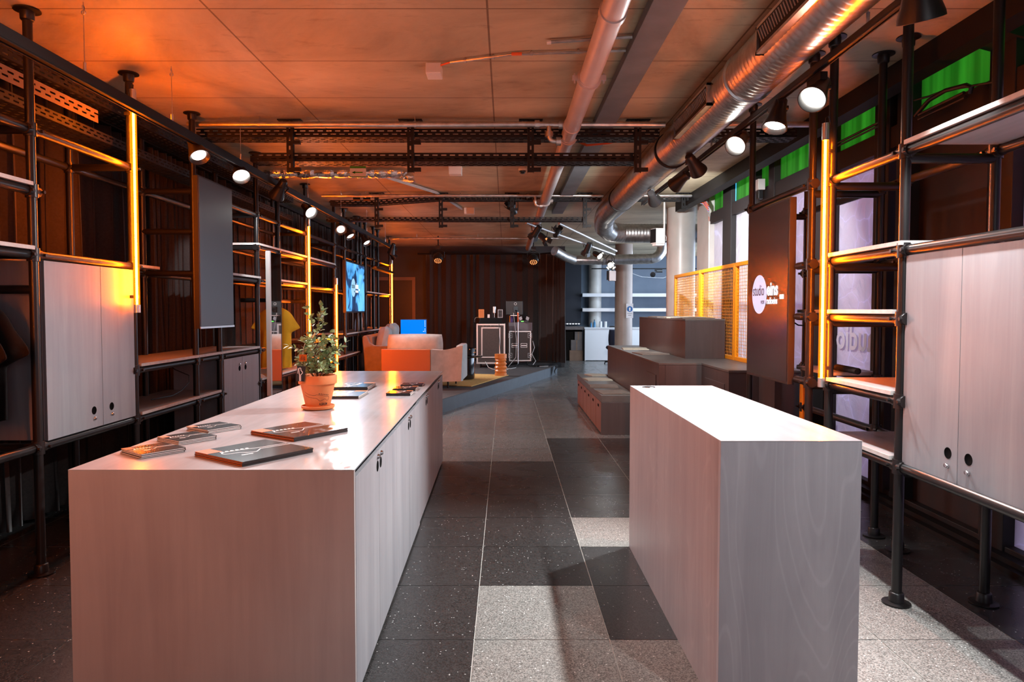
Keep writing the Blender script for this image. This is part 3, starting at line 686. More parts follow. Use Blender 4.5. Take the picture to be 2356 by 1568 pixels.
# =================================================================== CEILING SERVICES
# ---- ventilation duct
def swept_duct(name_root, path, r, parent, part, rib=.05, m='duct', rr=.004):
    P = [Vector(p) for p in path]; pts = []; rs = []; acc = 0
    for a, b in zip(P, P[1:]):
        L = (b - a).length; n = max(1, int(L / (rib / 3)))
        for i in range(n): pts.append(a + (b - a) * (i / n))
    pts.append(P[-1])
    rs = [r + (rr if i % 3 == 0 else 0) for i in range(len(pts))]
    return MB().tube(pts, rs, n=40).build(part, m, parent, smooth=True)
def arc(c, r, a0, a1, u, v, n=8):
    c, u, v = Vector(c), Vector(u), Vector(v)
    return [c + (u * math.cos(a0 + (a1 - a0) * i / n) + v * math.sin(a0 + (a1 - a0) * i / n)) * r for i in range(n + 1)]
vd = empty('ventilation_duct', (1.5, 5, 2.75), 'big spiral metal ventilation duct running along the ceiling above the right counter', 'duct')
DX, DZ, DR = 1.502, 2.905, .152
swept_duct('d', [(DX, -1.5, DZ), (DX, 10.35, DZ), (DX + .02, 10.7, DZ - .04), (DX + .07, 11.0, DZ - .12), (DX + .2, 11.25, DZ - .17), (DX + .42, 11.35, DZ - .18)], DR, vd, 'long_run')
swept_duct('d', [(DX + .42, 11.35, DZ - .18), (4.4, 11.35, DZ - .18)], DR, vd, 'cross_run')
for y in (4.3, 6.25, 9.0):
    MB().lathe([(DR, -.02), (DR + .013, -.016), (DR + .013, -.004), (DR + .007, 0), (DR + .013, .004), (DR + .013, .016), (DR, .02)], (DX, y, DZ), n=40, axis=(0, 1, 0), close=True).build('joint_ring', 'steel_m' if y > 5 else 'duct', vd, smooth=True)
for y0, y1 in ((2.75, 3.7), (4.62, 5.5)):
    g = MB(); cx_ = DX - .150
    for k in range(int((y1 - y0) / .03)):
        y = y0 + .03 * k; g.obox((cx_ + .0, y + .015, DZ - .02), (.010, 0, .004), (0, .006, 0), (-.02, 0, .052))
    o = g.build('grille_fins', 'beam', vd)
    f = MB()
    for dz in (-.085, .045): f.box(cx_ - .022, cx_ + .03, y0 - .02, y1 + .02, DZ + dz, DZ + dz + .016)
    for y in (y0 - .02, y1): f.box(cx_ - .022, cx_ + .03, y, y + .02, DZ - .085, DZ + .06)
    f.build('grille_frame', 'duct', vd); MB().box(cx_ - .008, cx_ + .04, y0, y1, DZ - .07, DZ + .046).build('grille_opening', 'steel_m', vd)
for y in (1.0, 4.0, 7.5): 
    MB().cyl((DX, y, DZ + DR), (DX, y, CEIL), .005, n=6).build('hanger_rod', 'galv', vd)
# small duct far behind
v2 = empty('ventilation_duct', (2.0, 15, 2.3), 'smaller curved metal duct under the far ceiling, lit blue at its bend', 'duct')
p = [(1.03, 14.6, 2.72), (1.25, 14.8, 2.62), (1.5, 15, 2.55), (2.1, 15, 2.55)]
swept_duct('d', p, .10, v2, 'bent_run', rib=.12)
p = [(2.1, 15.0, 2.55), (3.15, 15.0, 2.58)] + arc((3.15, 15.0, 2.83), .25, -PI / 2, 0, (1, 0, 0), (0, 0, 1)) + [(3.4, 15.0, CEIL)]
swept_duct('d', p, .11, v2, 'elbow_run', rib=.12)
# ---- painted drain pipe
dp = empty('drain_pipe', (.544, 8, 2.9), 'pinkish grey painted pipe running along the ceiling left of the steel beam', 'pipe')
PX, PZ, PR = .544, 2.978, .0646
MB().cyl((PX, -1.5, PZ), (PX, 16.9, PZ), PR, n=32).build('pipe', 'pipe_w', dp, smooth=True)
for y, big in ((3.55, 0), (4.55, 1), (5.72, 0), (6.05, 1), (9.6, 1), (12.5, 1)):
    MB().lathe([(PR, -.03), (PR + .008, -.028), (PR + .008, .028), (PR, .03)], (PX, y, PZ), n=32, axis=(0, 1, 0), close=True).build('collar', 'pipe_w', dp, smooth=True)
    if big:
        b = MB()
        for s in (-1, 1): b.box(PX + s * (PR + .026) - .02, PX + s * (PR + .026) + .02, y - .012, y + .012, PZ - .016, PZ + .016).cyl((PX + s * (PR + .03), y, PZ - .035), (PX + s * (PR + .03), y, PZ + .03), .006, n=8)
        b.lathe([(PR + .008, -.014), (PR + .017, -.014), (PR + .017, .014), (PR + .008, .014)], (PX, y, PZ), n=32, axis=(0, 1, 0), close=True)
        b.build('pipe_clamp', 'pipe_w', dp, smooth=True)
# ---- steel beam under the ceiling
o = MB().box(.742, .92, -2, 11.2, 3.02, CEIL).build('steel_beam', 'beam', bevel=.003); tag(o, 'blue-grey flat beam running along the ceiling right of the pinkish pipe', 'beam')
# ---- transverse galvanised pipes
def cross_pipe(y, z, x0, x1, r, lab, drops=()):
    t = empty('sprinkler_pipe', ((x0 + x1) / 2, y, z), lab, 'pipe', 'galvanised pipes across the ceiling')
    MB().cyl((x0, y, z), (x1, y, z), r, n=16).build('pipe', 'galv', t, smooth=True)
    for x in drops:
        q = MB().tube([(x, y, z), (x, y, z - .09)] + arc((x + .05, y, z - .09), .05, PI, 1.5 * PI, (1, 0, 0), (0, 0, 1), 5) + [(x + .09, y, z - .14)], r * .85, n=12)
        for dx, dz in ((-.1, 0), (.1, 0)): q.cyl((x + dx - .02, y, z + dz), (x + dx + .02, y, z + dz), r * 1.5, n=14)
        q.cyl((x, y, z - .06), (x, y, z - .10), r * 1.45, n=14).cyl((x + .06, y, z - .14), (x + .10, y, z - .14), r * 1.5, n=14)
        q.build('elbow_fitting', 'galv', t, smooth=True)
    n = int((x1 - x0) / 1.3)
    for k in range(n):
        x = x0 + .6 + k * 1.3
        MB().cyl((x, y, z + r), (x, y, CEIL), .004, n=6).lathe([(r, -.008), (r + .006, -.008), (r + .006, .008), (r, .008)], (x, y, z), n=16, axis=(1, 0, 0), close=True).build('hanger', 'galv', t, smooth=True)
cross_pipe(5.80, 3.012, 1.68, 2.54, .024, 'short galvanised pipe between the big duct and the street windows', ())
cross_pipe(5.80, 3.012, -2.66, 1.33, .024, 'galvanised pipe crossing the ceiling above the nearer cable trays', (.36,))
cross_pipe(9.45, 3.025, 1.68, 2.54, .022, 'short galvanised pipe right of the duct before the concrete column', ())
cross_pipe(9.45, 3.025, -2.52, 1.33, .022, 'galvanised pipe crossing the ceiling above the second pair of cable trays', (.40,))
cross_pipe(14.7, 2.99, -2.5, 1.3, .022, 'galvanised pipe crossing the ceiling just before the stage curtain', ())
cross_pipe(11.9, 3.03, -2.4, 1.2, .012, 'thin galvanised pipe crossing the ceiling behind the second pair of cable trays', ())

# ---- perforated strut trays
def perf(mb, o, u, v, L, Wd, rows, pitch=.075, sl=.045, sh=.010, th=.002, off=.5):
    """perforated plate: origin o, long axis u, width axis v; slots in rows (fractions of the width)"""
    o, u, v = Vector(o), Vector(u).normalized(), Vector(v).normalized(); w = u.cross(v)
    def bx(a0, a1, b0, b1):
        mb.obox(o + u * (a0 + a1) / 2 + v * (b0 + b1) / 2, u * (a1 - a0) / 2, v * (b1 - b0) / 2, w * th / 2)
    edges = [0.0]
    for r in rows: edges += [r * Wd - sh / 2, r * Wd + sh / 2]
    edges.append(Wd)
    for k in range(0, len(edges), 2): bx(0, L, edges[k], edges[k + 1])
    for ri, r in enumerate(rows):
        b0, b1 = r * Wd - sh / 2, r * Wd + sh / 2; x = -(pitch * off if ri % 2 else 0.0)
        while x < L:
            a0, a1 = max(0, x), min(L, x + pitch - sl)
            if a1 > a0: bx(a0, a1, b0, b1)
            x += pitch
def cable_tray(x0, x1, y, z, label, grp, wd=.2, h=.072, dz1=0.0, pitch=.075, mm='steel_m'):
    t = empty('cable_tray', ((x0 + x1) / 2, y, z), label, 'cable tray', grp)
    u = Vector((x1 - x0, 0, dz1)); L = u.length
    m = MB(); perf(m, (x0, y, z), u, (0, 0, 1), L, h, (.32, .72), pitch); m.build('near_side', mm, t)
    m = MB(); perf(m, (x0, y + wd, z), u, (0, 0, 1), L, h, (.32, .72), pitch); m.build('far_side', mm, t)
    m = MB(); perf(m, (x0, y, z), u, (0, 1, 0), L, wd, (.15, .38, .62, .85), pitch, sl=.04, sh=.022); m.build('perforated_base', mm, t)
    return t
def strut_hanger(x, y, z0, label, grp, w=.055):
    t = empty('strut_hanger', (x, y, z0), label, 'strut hanger', grp)
    m = MB(); perf(m, (x - w / 2, y, z0), (0, 0, 1), (1, 0, 0), CEIL - z0, w, (.5,), pitch=.075, sl=.034, sh=.013)
    m.box(x - w / 2, x - w / 2 + .002, y + .001, y + .045, z0, CEIL).box(x + w / 2 - .002, x + w / 2, y + .001, y + .045, z0, CEIL)
    m.build('channel', 'steel_m', t)
    MB().box(x - .10, x + .10, y - .02, y + .08, CEIL - .008, CEIL).build('ceiling_plate', 'steel_m', t)
    MB().cyl((x - .07, y + .03, CEIL - .02), (x - .07, y + .03, CEIL - .008), .008, n=6).cyl((x + .07, y + .03, CEIL - .02), (x + .07, y + .03, CEIL - .008), .008, n=6).build('bolts', 'galv', t)
    for z in (z0 + .03, z0 + .26):
        MB().box(x + w / 2, x + w / 2 + .06, y + .0, y + .03, z - .02, z + .012).build('bracket', 'steel_m', t)
    return t
gT = 'perforated black cable trays across the ceiling'
cable_tray(1.70, 2.50, 5.96, 2.948, 'short piece of black cable tray between the big duct and the street windows', gT)
cable_tray(-2.66, 1.32, 5.96, 2.948, 'upper black perforated cable tray of the nearer pair, below the galvanised pipe', gT)
cable_tray(-2.2, 1.14, 5.96, 2.742, 'lower black perforated cable tray of the nearer pair', gT)
cable_tray(-1.78, -.92, 9.6, 2.925, 'slanting section of cable tray in the farther pair', gT, wd=.14, h=.07, dz1=.065)
cable_tray(-2.44, -1.80, 9.6, 2.918, 'left end section of the upper cable tray in the farther pair', gT, wd=.14, h=.07)
cable_tray(1.69, 2.54, 9.6, 2.985, 'piece of black cable tray ending in coloured cables before the concrete column', gT, wd=.14, h=.06)
cable_tray(-.90, 1.33, 9.6, 2.985, 'upper black cable tray of the farther pair, left of the duct', gT, wd=.14, h=.06)
cable_tray(-2.5, 1.1, 9.6, 2.70, 'lower black cable tray of the farther pair, carrying a stage lamp', gT, wd=.14, h=.055)
gH = 'slotted black strut hangers'
for x, n in ((-1.84, 'leftmost'), (-.813, 'second from left'), (.211, 'third from left'), (1.125, 'rightmost')):
    strut_hanger(x, 5.9, 2.635, 'slotted black strut hanger, %s of the four holding the nearer cable trays' % n, gH)
for x, n in ((-1.787, 'leftmost'), (-.90, 'second from left'), (.085, 'third from left'), (1.093, 'fourth from left')):
    strut_hanger(x, 9.54, 2.60, 'slotted black strut hanger, %s of the five holding the farther cable trays' % n, gH)
strut_hanger(2.452, 9.54, 2.86, 'short slotted black strut hanger in front of the pale concrete column', gH)
# tray running along the left wall, behind the rack posts
def long_tray(x, y0, y1, z, label, wd=.2, h=.06, mm='steel_m'):
    t = empty('cable_tray', (x, (y0 + y1) / 2, z), label, 'cable tray', 'cable trays along the left wall')
    m = MB(); perf(m, (x + wd, y0, z), (0, 1, 0), (0, 0, 1), y1 - y0, h, (.32, .72)); m.build('near_side', mm, t)
    m = MB(); perf(m, (x, y0, z), (0, 1, 0), (0, 0, 1), y1 - y0, h, (.32, .72)); m.build('far_side', mm, t)
    m = MB(); perf(m, (x, y0, z), (0, 1, 0), (1, 0, 0), y1 - y0, wd, (.15, .38, .62, .85), sl=.04, sh=.02); m.build('perforated_base', mm, t)
    return t
long_tray(-2.968, 2.6, 9.0, 2.86, 'upper black perforated tray running along the left wall behind the rack posts')
long_tray(-2.968, 2.6, 9.0, 2.62, 'lower black perforated tray running along the left wall behind the rack posts')
m = MB(); perf(m, (-2.79, 3.0, 2.74), (0, 1, 0), (0, 0, 1), 1.75, .085, (.35, .68), pitch=.09, sl=.05, sh=.012)
o = m.build('perforated_strip', mat('galvanised_perforated_strip', (.17, .13, .12), .6, .0)); tag(o, 'bright perforated metal strip between the left wall trays beside the first orange tube', 'metal strip')

# ---- ducting in foil, green direction sign
fo = empty('foil_duct', (-1.6, 7.5, 2.6), 'crumpled silver foil duct crossing behind the nearer cable trays', 'duct')
pts = []; rnd = random.Random(4)
for k in range(46):
    x = -2.75 + 1.62 * k / 45; pts.append((x, 7.5, 2.955))
pts += arc((-1.13, 7.5, 2.875), .08, PI / 2, -.2, (1, 0, 0), (0, 0, 1), 8)
rs = [.062 + rnd.uniform(-.009, .009) for _ in pts]
MB().tube(pts, rs, n=20).build('foil_hose', 'foil', fo)
sg = empty('direction_sign', (-1.58, 7.36, 2.85), 'small green and white sign with an arrow hung before the foil duct', 'sign')
MB().box(-1.665, -1.495, 7.395, 7.40, 2.88, 3.01).build('sign_panel', 'white', sg)
MB().box(-1.665, -1.495, 7.392, 7.395, 2.975, 3.01).box(-1.665, -1.495, 7.392, 7.395, 2.88, 2.888).build('green_band', 'sign_g', sg)
MB().box(-1.635, -1.53, 7.391, 7.395, 2.926, 2.936).prism([(-1.645, 2.931), (-1.61, 2.946), (-1.61, 2.916)], 7.391, 7.395, 'Y').build('arrow', 'sign_g', sg)
MB().cyl((-1.65, 7.397, 3.01), (-1.65, 7.397, CEIL), .002, n=5).cyl((-1.51, 7.397, 3.01), (-1.51, 7.397, CEIL), .002, n=5).build('wires', 'steel_m', sg)
# ---- small ceiling fittings
jb = empty('junction_box', (-.47, 4.62, 3.0), 'pale square junction box on the ceiling at the end of the thin conduit', 'junction box')
MB().box(-.525, -.425, 4.55, 4.68, 3.01, CEIL).build('box', 'plastic_w', jb, bevel=.004)
MB().box(-.52, -.43, 4.545, 4.55, 3.015, 3.03).build('lid', 'plastic_w', jb)
cn = empty('conduit', (.1, 4.5, 3.05), 'long thin metal conduit on the ceiling from the junction box to the beam', 'conduit')
MB().tube([(-.36, 4.50, 3.062), (.05, 4.36, 3.062), (.74, 4.30, 3.062)], .009, n=8).build('tube', 'galv', cn, smooth=True)
MB().tube([(-.425, 4.55, 3.06), (-.36, 4.50, 3.062)], .006, n=8).cyl((.035, 4.357, 3.062), (.10, 4.353, 3.062), .0105, n=8).build('orange_cable', 'cable_o', cn, smooth=True)
for x, y in ((-.26, 4.466), (-.08, 4.405), (.16, 4.345), (.45, 4.32)): MB().lathe([(.009, -.006), (.014, -.006), (.014, .006), (.009, .006)], (x, y, 3.062), n=10, axis=(1, -.2, 0), close=True).cyl((x, y, 3.07), (x, y, CEIL), .003, n=5).build('clip', 'galv', cn)
cn = empty('conduit', (.5, 4.1, 3.05), 'short thin metal conduit on the ceiling ending beside the pinkish pipe', 'conduit')
MB().tube([(.26, 4.16, 3.06), (.74, 4.08, 3.06)], .011, n=8).build('tube', 'galv', cn, smooth=True)
MB().cyl((.245, 4.162, 3.06), (.27, 4.158, 3.06), .014, n=10).build('end_sleeve', 'plastic_w', cn)
sb = empty('ceiling_sensor', (-.62, 7.8, 3.0), 'small pale box on the ceiling between the two pairs of cable trays', 'sensor box')
MB().prism([(-.64, 2.985), (-.50, 2.985), (-.495, CEIL), (-.645, CEIL)], 7.75, 7.88, 'Y').build('box', 'plastic_w', sb, bevel=.004)
sb = empty('dome_camera', (.19, 7.3, 2.99), 'tiny dark dome camera on the ceiling below the third hanger', 'camera')
MB().lathe([(.045, 0), (.05, -.015), (.04, -.03)], (.19, 7.9, CEIL), n=20).build('base', 'plastic_w', sb, smooth=True)
MB().lathe([(.038, -.03), (.036, -.045), (.025, -.06), (.0, -.066)], (.19, 7.9, CEIL), n=20).build('dome', 'black_g', sb, smooth=True)
pb = MB().box(-.66, -.50, 10.9, 11.0, CEIL - .10, CEIL).build('ceiling_panel_box', 'plastic_w', bevel=.004); tag(pb, 'pale rectangular box on the ceiling behind the farther cable trays', 'box')
o = MB().tube([(-1.62, 7.9, CEIL - .022), (-.95, 9.4, CEIL - .022), (-.7, 10.9, CEIL - .022)], .02, n=6).build('cable_duct', 'pipe_w'); tag(o, 'pale diagonal cable duct on the ceiling behind the foil duct', 'cable duct')
# orange cable loops under the upper tray
cb = MB()
for k, dy in enumerate((0, .03, .06)):
    cb.tube([(.62, 6.45 + dy, 3.06), (.75, 6.4 + dy, 2.99), (.93, 6.2 + dy, 2.955 + .004 * k), (1.02, 6.12, 2.96)], .004, n=6)
o = cb.build('orange_cable_bundle', 'cable_o', smooth=True); tag(o, 'bunch of orange cables dropping onto the nearer upper cable tray', 'cables')
# coloured cables at the end of the far tray
cb = MB(); rnd = random.Random(9)
for k in range(9):
    cb.use(('cable_o', 'cable_b', 'cable_w')[k % 3])
    cb.tube([(2.6, 9.66 + .008 * k, 3.0), (2.74 + .02 * (k % 3), 9.6, 3.02 - .012 * k), (2.80, 9.55, 2.9 - .01 * k), (2.86, 9.72, 2.78), (2.87, 9.75, 2.72)], .007, n=6)
o = cb.build('cable_bundle', None, smooth=True); tag(o, 'tangle of white, blue and orange cables at the end of the far cable tray', 'cables')

# ---- lighting tracks with suspension wires
def track(x, y0, y1, z, label, wires, h=.055, wd=.05):
    t = empty('lighting_track', (x, (y0 + y1) / 2, z), label, 'lighting track', 'black lighting tracks')
    m = MB().box(x - wd / 2, x + wd / 2, y0, y1, z, z + h); m.box(x - wd / 2, x - wd / 2 + .006, y0, y1, z - .008, z).box(x + wd / 2 - .006, x + wd / 2, y0, y1, z - .008, z)
    m.build('profile', 'steel_m', t, bevel=.002)
    for y in wires:
        w = MB().cyl((x, y, z + h), (x, y, CEIL - .001), .0022, n=6)
        w.build('wire', 'galv', t)
        MB().cyl((x, y, z + h - .004), (x, y, z + h + .055), .008, n=10).build('gripper', 'galv', t, smooth=True)
        MB().lathe([(.010, -.0025), (.014, 0), (.010, .0025)], (x, y, CEIL - .03), n=14, axis=(1, 0, 0), close=True).lathe([(.010, -.0025), (.014, 0), (.010, .0025)], (x, y, CEIL - .055), n=14, axis=(0, 1, 0), close=True).build('shackle', 'galv', t, smooth=True)
    return t
TLX = -2.22
track(TLX, -1.0, 13.9, 2.655, 'black lighting track hung on wires along the left side of the room', (1.6, 3.67, 4.62, 5.80, 7.75, 9.3, 11.0, 12.7))
TRX = 1.66
track(TRX, -1.0, 8.4, 2.74, 'black lighting track alongside the big ventilation duct', (1.2, 3.2, 5.6, 8.0), h=.03, wd=.036)

def spotlight(x, y, z, ztrack, aim, state, label, grp, scale=1.0, power=1.0, size=72, blend=.55, col=(.93, .97, 1.0), side=.05, ay=0.0):
    """bell-shaped track spotlight; (x, y, z) is the centre of its lens; aim is the direction it points"""
    t = empty('track_spotlight', (x, y, z), label, 'spotlight', grp)
    a = Vector(aim).normalized(); L = .20 * scale; back = -a * L
    prof = [(.0, -L), (.030, -L), (.036, -L * .96), (.040, -L * .72), (.046, -L * .55), (.060, -L * .28), (.073, -L * .08), (.075, 0), (.070, .002), (.064, -.004), (.052, -.024)]
    prof = [(r * scale, h) for r, h in prof]
    h = MB().lathe(prof, (0, 0, 0), n=32, axis=a, close=True); h.v = [Vector(v) + Vector((x, y, z)) for v in h.v]
    h.build('housing', 'lamp_k', t, smooth=True)
    lens = {'on': 'lens_on', 'dim': 'lens_dim', 'off': 'lens_off'}[state]
    m = MB().lathe([(0, -.016), (.03 * scale, -.017), (.052 * scale, -.023)], (0, 0, 0), n=28, axis=a, close=True); m.v = [Vector(v) + Vector((x, y, z)) for v in m.v]
    m.build('lens', lens, t, smooth=True)
    bk = Vector((x, y, z)) + a * (-L * .7); top = Vector((bk.x + ay * 0, bk.y + side, ztrack))
    MB().box(top.x - .02, top.x + .02, top.y - .085, top.y + .085, ztrack - .045, ztrack - .002).build('track_adapter', 'steel_m', t, bevel=.003)
    MB().cyl((top.x, top.y, ztrack - .045), (top.x, top.y, ztrack - .085), .011, n=10).tube([(top.x, top.y, ztrack - .085), (top.x + .055 * scale, (top.y + bk.y) / 2, (ztrack - .085 + bk.z) / 2 + .01), (bk.x + .045 * scale, bk.y, bk.z)], .007, n=8).cyl((bk.x + .052 * scale, bk.y, bk.z), (bk.x + .03 * scale, bk.y, bk.z), .014, n=10).build('bracket', 'steel_m', t, smooth=True)
    if state != 'off':
        l = D.lights.new('spot_lamp', 'SPOT'); l.energy = SPOT_W * power; l.spot_size = math.radians(size); l.spot_blend = blend; l.color = col; l.shadow_soft_size = .03
        o = D.objects.new('spot_lamp', l); COL.objects.link(o); o.parent = t; o.location = a * .012
        o.rotation_euler = a.to_track_quat('-Z', 'Y').to_euler()
    return t
gS = 'black track spotlights on the left track'
spotlight(-2.2, 4.98, 2.56, 2.655, (.45, -.35, -.75), 'dim', 'black track spotlight nearest on the left track, softly lit lens pointing down', gS, power=.6)
spotlight(-2.2, 5.76, 2.57, 2.655, (.42, -.62, -.75), 'on', 'brightest glaring track spotlight on the left track', gS, power=.6, size=66)
spotlight(-2.2, 6.62, 2.55, 2.655, (-.5, .45, -.6), 'dim', 'unlit-looking track spotlight turned away beside the high left screen', gS, power=.25)
spotlight(-2.2, 7.82, 2.56, 2.655, (.65, -.62, -.55), 'on', 'second glaring track spotlight on the left track, above the second orange tube', gS, power=.6, size=66)
spotlight(-2.2, 9.22, 2.53, 2.655, (.35, -.7, -.5), 'dim', 'track spotlight above the third orange tube, its round lens facing the camera', gS, power=.6)
spotlight(-2.2, 9.80, 2.50, 2.655, (.5, -.3, -.8), 'dim', 'track spotlight just right of the round-lensed one on the left track', gS, power=.6)
spotlight(-2.2, 10.95, 2.52, 2.655, (.5, -.35, -.75), 'dim', 'track spotlight above the left television', gS, power=.6)
spotlight(-2.15, 12.9, 2.52, 2.655, (-.3, .3, -.85), 'off', 'farthest track spotlight on the left track, turned away', gS)
spotlight(-2.2, 13.7, 2.50, 2.655, (.6, .3, -.7), 'dim', 'track spotlight at the far end of the left track pointing to the stage', gS, power=1.2, size=90)
gS = 'black track spotlights on the right track'
spotlight(1.63, 2.74, 2.60, 2.74, (.25, .30, -.9), 'dim', 'big black bell spotlight at the top right edge of the picture', gS, scale=1.15, power=.7, side=.0)
spotlight(1.62, 3.68, 2.575, 2.74, (-.55, -.50, -.62), 'on', 'glaring round track spotlight highest on the right track', gS, power=.8, size=90)
spotlight(1.62, 4.19, 2.56, 2.74, (-.30, -.22, -.93), 'on', 'track spotlight pointing down between the two glaring ones on the right', gS, power=.7, size=90)
spotlight(1.62, 4.90, 2.62, 2.74, (-.55, -.62, -.55), 'on', 'star-bright track spotlight nearest to the display on the right', gS, power=2.3, size=95)
spotlight(1.63, 5.85, 2.63, 2.74, (.55, .55, -.5), 'dim', 'dark track spotlight turned away, nearest of three under the duct', gS, power=.9, size=100)
spotlight(1.58, 6.50, 2.63, 2.74, (-.45, .8, -.38), 'dim', 'dark track spotlight turned away, middle of three under the duct', gS, power=.9, size=100)
spotlight(1.60, 7.42, 2.63, 2.74, (.42, .85, -.30), 'dim', 'dark track spotlight turned away, farthest of three under the duct', gS, power=1.6, size=100)

# unseen track spotlights added above the camera to light the foreground
spotlight(1.63, .85, 2.60, 2.74, (-.18, .62, -.72), 'on', 'unseen track spotlight added on the right track above the camera to light the foreground', gS, power=.55, size=70)
spotlight(-2.2, .9, 2.55, 2.655, (.45, .6, -.62), 'on', 'unseen track spotlight added on the left track above the camera to light the foreground', 'black track spotlights on the left track', power=.22, size=66, col=(1, .86, .72))

# ---- orange tubes
def led_tube(x, y, z0, z1, label, lean=0.0, cord=True, r=.0175):
    t = empty('orange_light_tube', (x, y, z0), label, 'light tube', 'vertical orange light tubes')
    x1 = x + lean
    P = lambda f: (x + lean * f, y, z0 + (z1 - z0) * f)
    MB().cyl(P(0), P(1), r * .42, n=14).build('glowing_tube', 'tube', t, smooth=True)
    MB().cyl(P(0), P(1), r * 1.08, n=20, cap=False).build('glow_sleeve', 'sleeve', t, smooth=True)
    MB().cyl((x, y, z0 - .055), (x, y, z0), r + .003, n=18).build('end_cap', 'tubecap', t, smooth=True, bevel=.002)
    MB().cyl((x1, y, z1), (x1, y, z1 + .10), r + .003, n=18).build('end_cap', 'tubecap', t, smooth=True, bevel=.002)
    if cord: MB().tube([(x1, y, z1 + .10), (x1, y + .004, z1 + .13), (x1 - .03 * (1 if x < 0 else -1), y + .03, z1 + .15), (x1 - .06 * (1 if x < 0 else -1), y + .05, z1 + .08)], .0035, n=6).build('cord', 'cable_k', t, smooth=True)
    # clips that hold the tube on the rack
    for f in (.04, .96): MB().box(x - .004 - .07 * (1 if x < 0 else -1), x + .004, y + r + .001, y + r + .007, P(f)[2] - .01, P(f)[2] + .01).build('mounting_clip', 'steel', t)
    return t
led_tube(-2.5, 4.66, 1.50, 2.84, 'glowing orange light tube between the grey cabinet and the tall left screen')
led_tube(-2.5, 8.75, 1.12, 2.52, 'glowing orange light tube right behind the potted plant')
led_tube(-2.5, 10.15, .52, 1.835, 'glowing orange light tube hung low between the plant and the television')
led_tube(-2.5, 15.1, 1.02, 2.47, 'farthest glowing orange light tube, beside the back wall door')
led_tube(1.88, 4.08, 1.06, 2.46, 'glowing orange light tube on the right rack behind the narrow counter')
led_tube(-2.45, .9, 1.2, 2.6, 'unseen orange light tube added at the left by the camera to light the foreground')  # out of view, added for orange light on the foreground
led_tube(-2.5, 2.45, 1.45, 2.80, 'unseen orange light tube added just outside the left edge to light the foreground')  # second unseen tube, added for its glow on counter and ceiling
# =================================================================== SCREENS AND MIRROR
def logo(parent, yc, zc, s, x, sgn, disc='logo_disc', dark='logo_dark', white='logo_white', ux=(0, -1, 0), n=None, small=False):
    """round logo with lettering; s = disc diameter; ux = reading direction; x = plane"""
    ux = Vector(ux); uz = Vector((0, 0, 1)); un = ux.cross(uz); o = Vector((x, yc, zc))
    m = MB(); m.lathe([(0, 0), (s / 2, 0), (s / 2, .0012), (0, .0012)], o, n=48, axis=un, close=True); m.build('logo_disc', disc, parent)
    m = MB(); add_text(m, 'studio', s * .40, o + ux * (-s * .45) + uz * (-s * .03) + un * .0018, ux, uz, sx=.80, bold=.0)
    add_text(m, 'von', s * .20, o + ux * (s * .12) + uz * (-s * .25) + un * .0018, ux, uz, sx=.85)
    m.build('dark_letters', dark, parent)
    m = MB(); add_text(m, 'eins', s * .46, o + ux * (s * .52) + uz * (-s * .03) + un * .0018, ux, uz, sx=.98, bold=.004)
    add_text(m, 'radioeins', s * .235, o + ux * (s * .51) + uz * (-s * .25) + un * .0018, ux, uz, sx=.80, bold=.0012)
    p = o + ux * (s * 1.46) + uz * (-s * .085) + un * .0016
    m.obox(p, ux * s * .12, uz * s * .055, un * .0005)
    m.build('white_letters', white, parent)
d = empty('display_screen', (1.91, 5.01, .96), 'tall dark display with a round studio logo on the right pipe rack', 'screen')
MB().box(1.90, 1.945, 4.62, 5.40, .96, 2.22).build('housing', 'bezel', d, bevel=.003)
MB().box(1.897, 1.90, 4.635, 5.385, .98, 2.205).build('screen', 'screen', d)
logo(d, 5.148, 1.58, .288, 1.8965, -1)
MB().box(1.946, 1.985, 4.9, 5.1, 1.3, 1.9).build('wall_mount', 'steel_m', d)
d = empty('display_screen', (-2.52, 5.98, 1.31), 'tall switched-off dark display hanging in front of the left pipe rack', 'screen')
MB().box(-2.545, -2.503, 5.62, 6.32, 1.31, 2.56).build('housing', 'bezel', d, bevel=.003)
MB().box(-2.503, -2.50, 5.632, 6.308, 1.33, 2.548).build('screen', mat('reflective_grey_display', (.055, .056, .062), .38, spec=.8), d)
MB().box(-2.503, -2.498, 5.62, 6.32, 1.31, 1.326).build('lower_trim', 'alu', d)
d = empty('television', (-2.52, 11.5, 1.42), 'television with a blue tinted picture and round logo on the left pipe rack', 'television')
MB().box(-2.55, -2.503, 10.76, 12.18, 1.42, 2.25).build('housing', 'bezel', d, bevel=.003)
MB().box(-2.503, -2.50, 10.785, 12.155, 1.445, 2.225).build('screen', 'tv_pic', d)
logo(d, 11.28, 1.83, .30, -2.4995, 1, disc=mat('television_logo_disc', (.4, .6, .7), .3, emit=(.35, .72, .95), es=.7), dark='ink', ux=(0, 1, 0))
d = empty('tall_mirror', (-2.51, 7.49, .56), 'narrow tall mirror on the left rack reflecting the stage equipment', 'mirror')
MB().box(-2.52, -2.505, 7.33, 7.66, .56, 2.08).build('mirror_glass', 'mirror', d)
MB().box(-2.545, -2.5, 7.29, 7.33, .55, 2.09).build('frame', 'mframe', d, bevel=.002)
MB().box(-2.535, -2.502, 7.66, 7.668, .55, 2.09).build('frame', 'bezel', d)
MB().box(-2.545, -2.52, 7.33, 7.66, .56, 2.08).build('back_board', 'bezel', d)

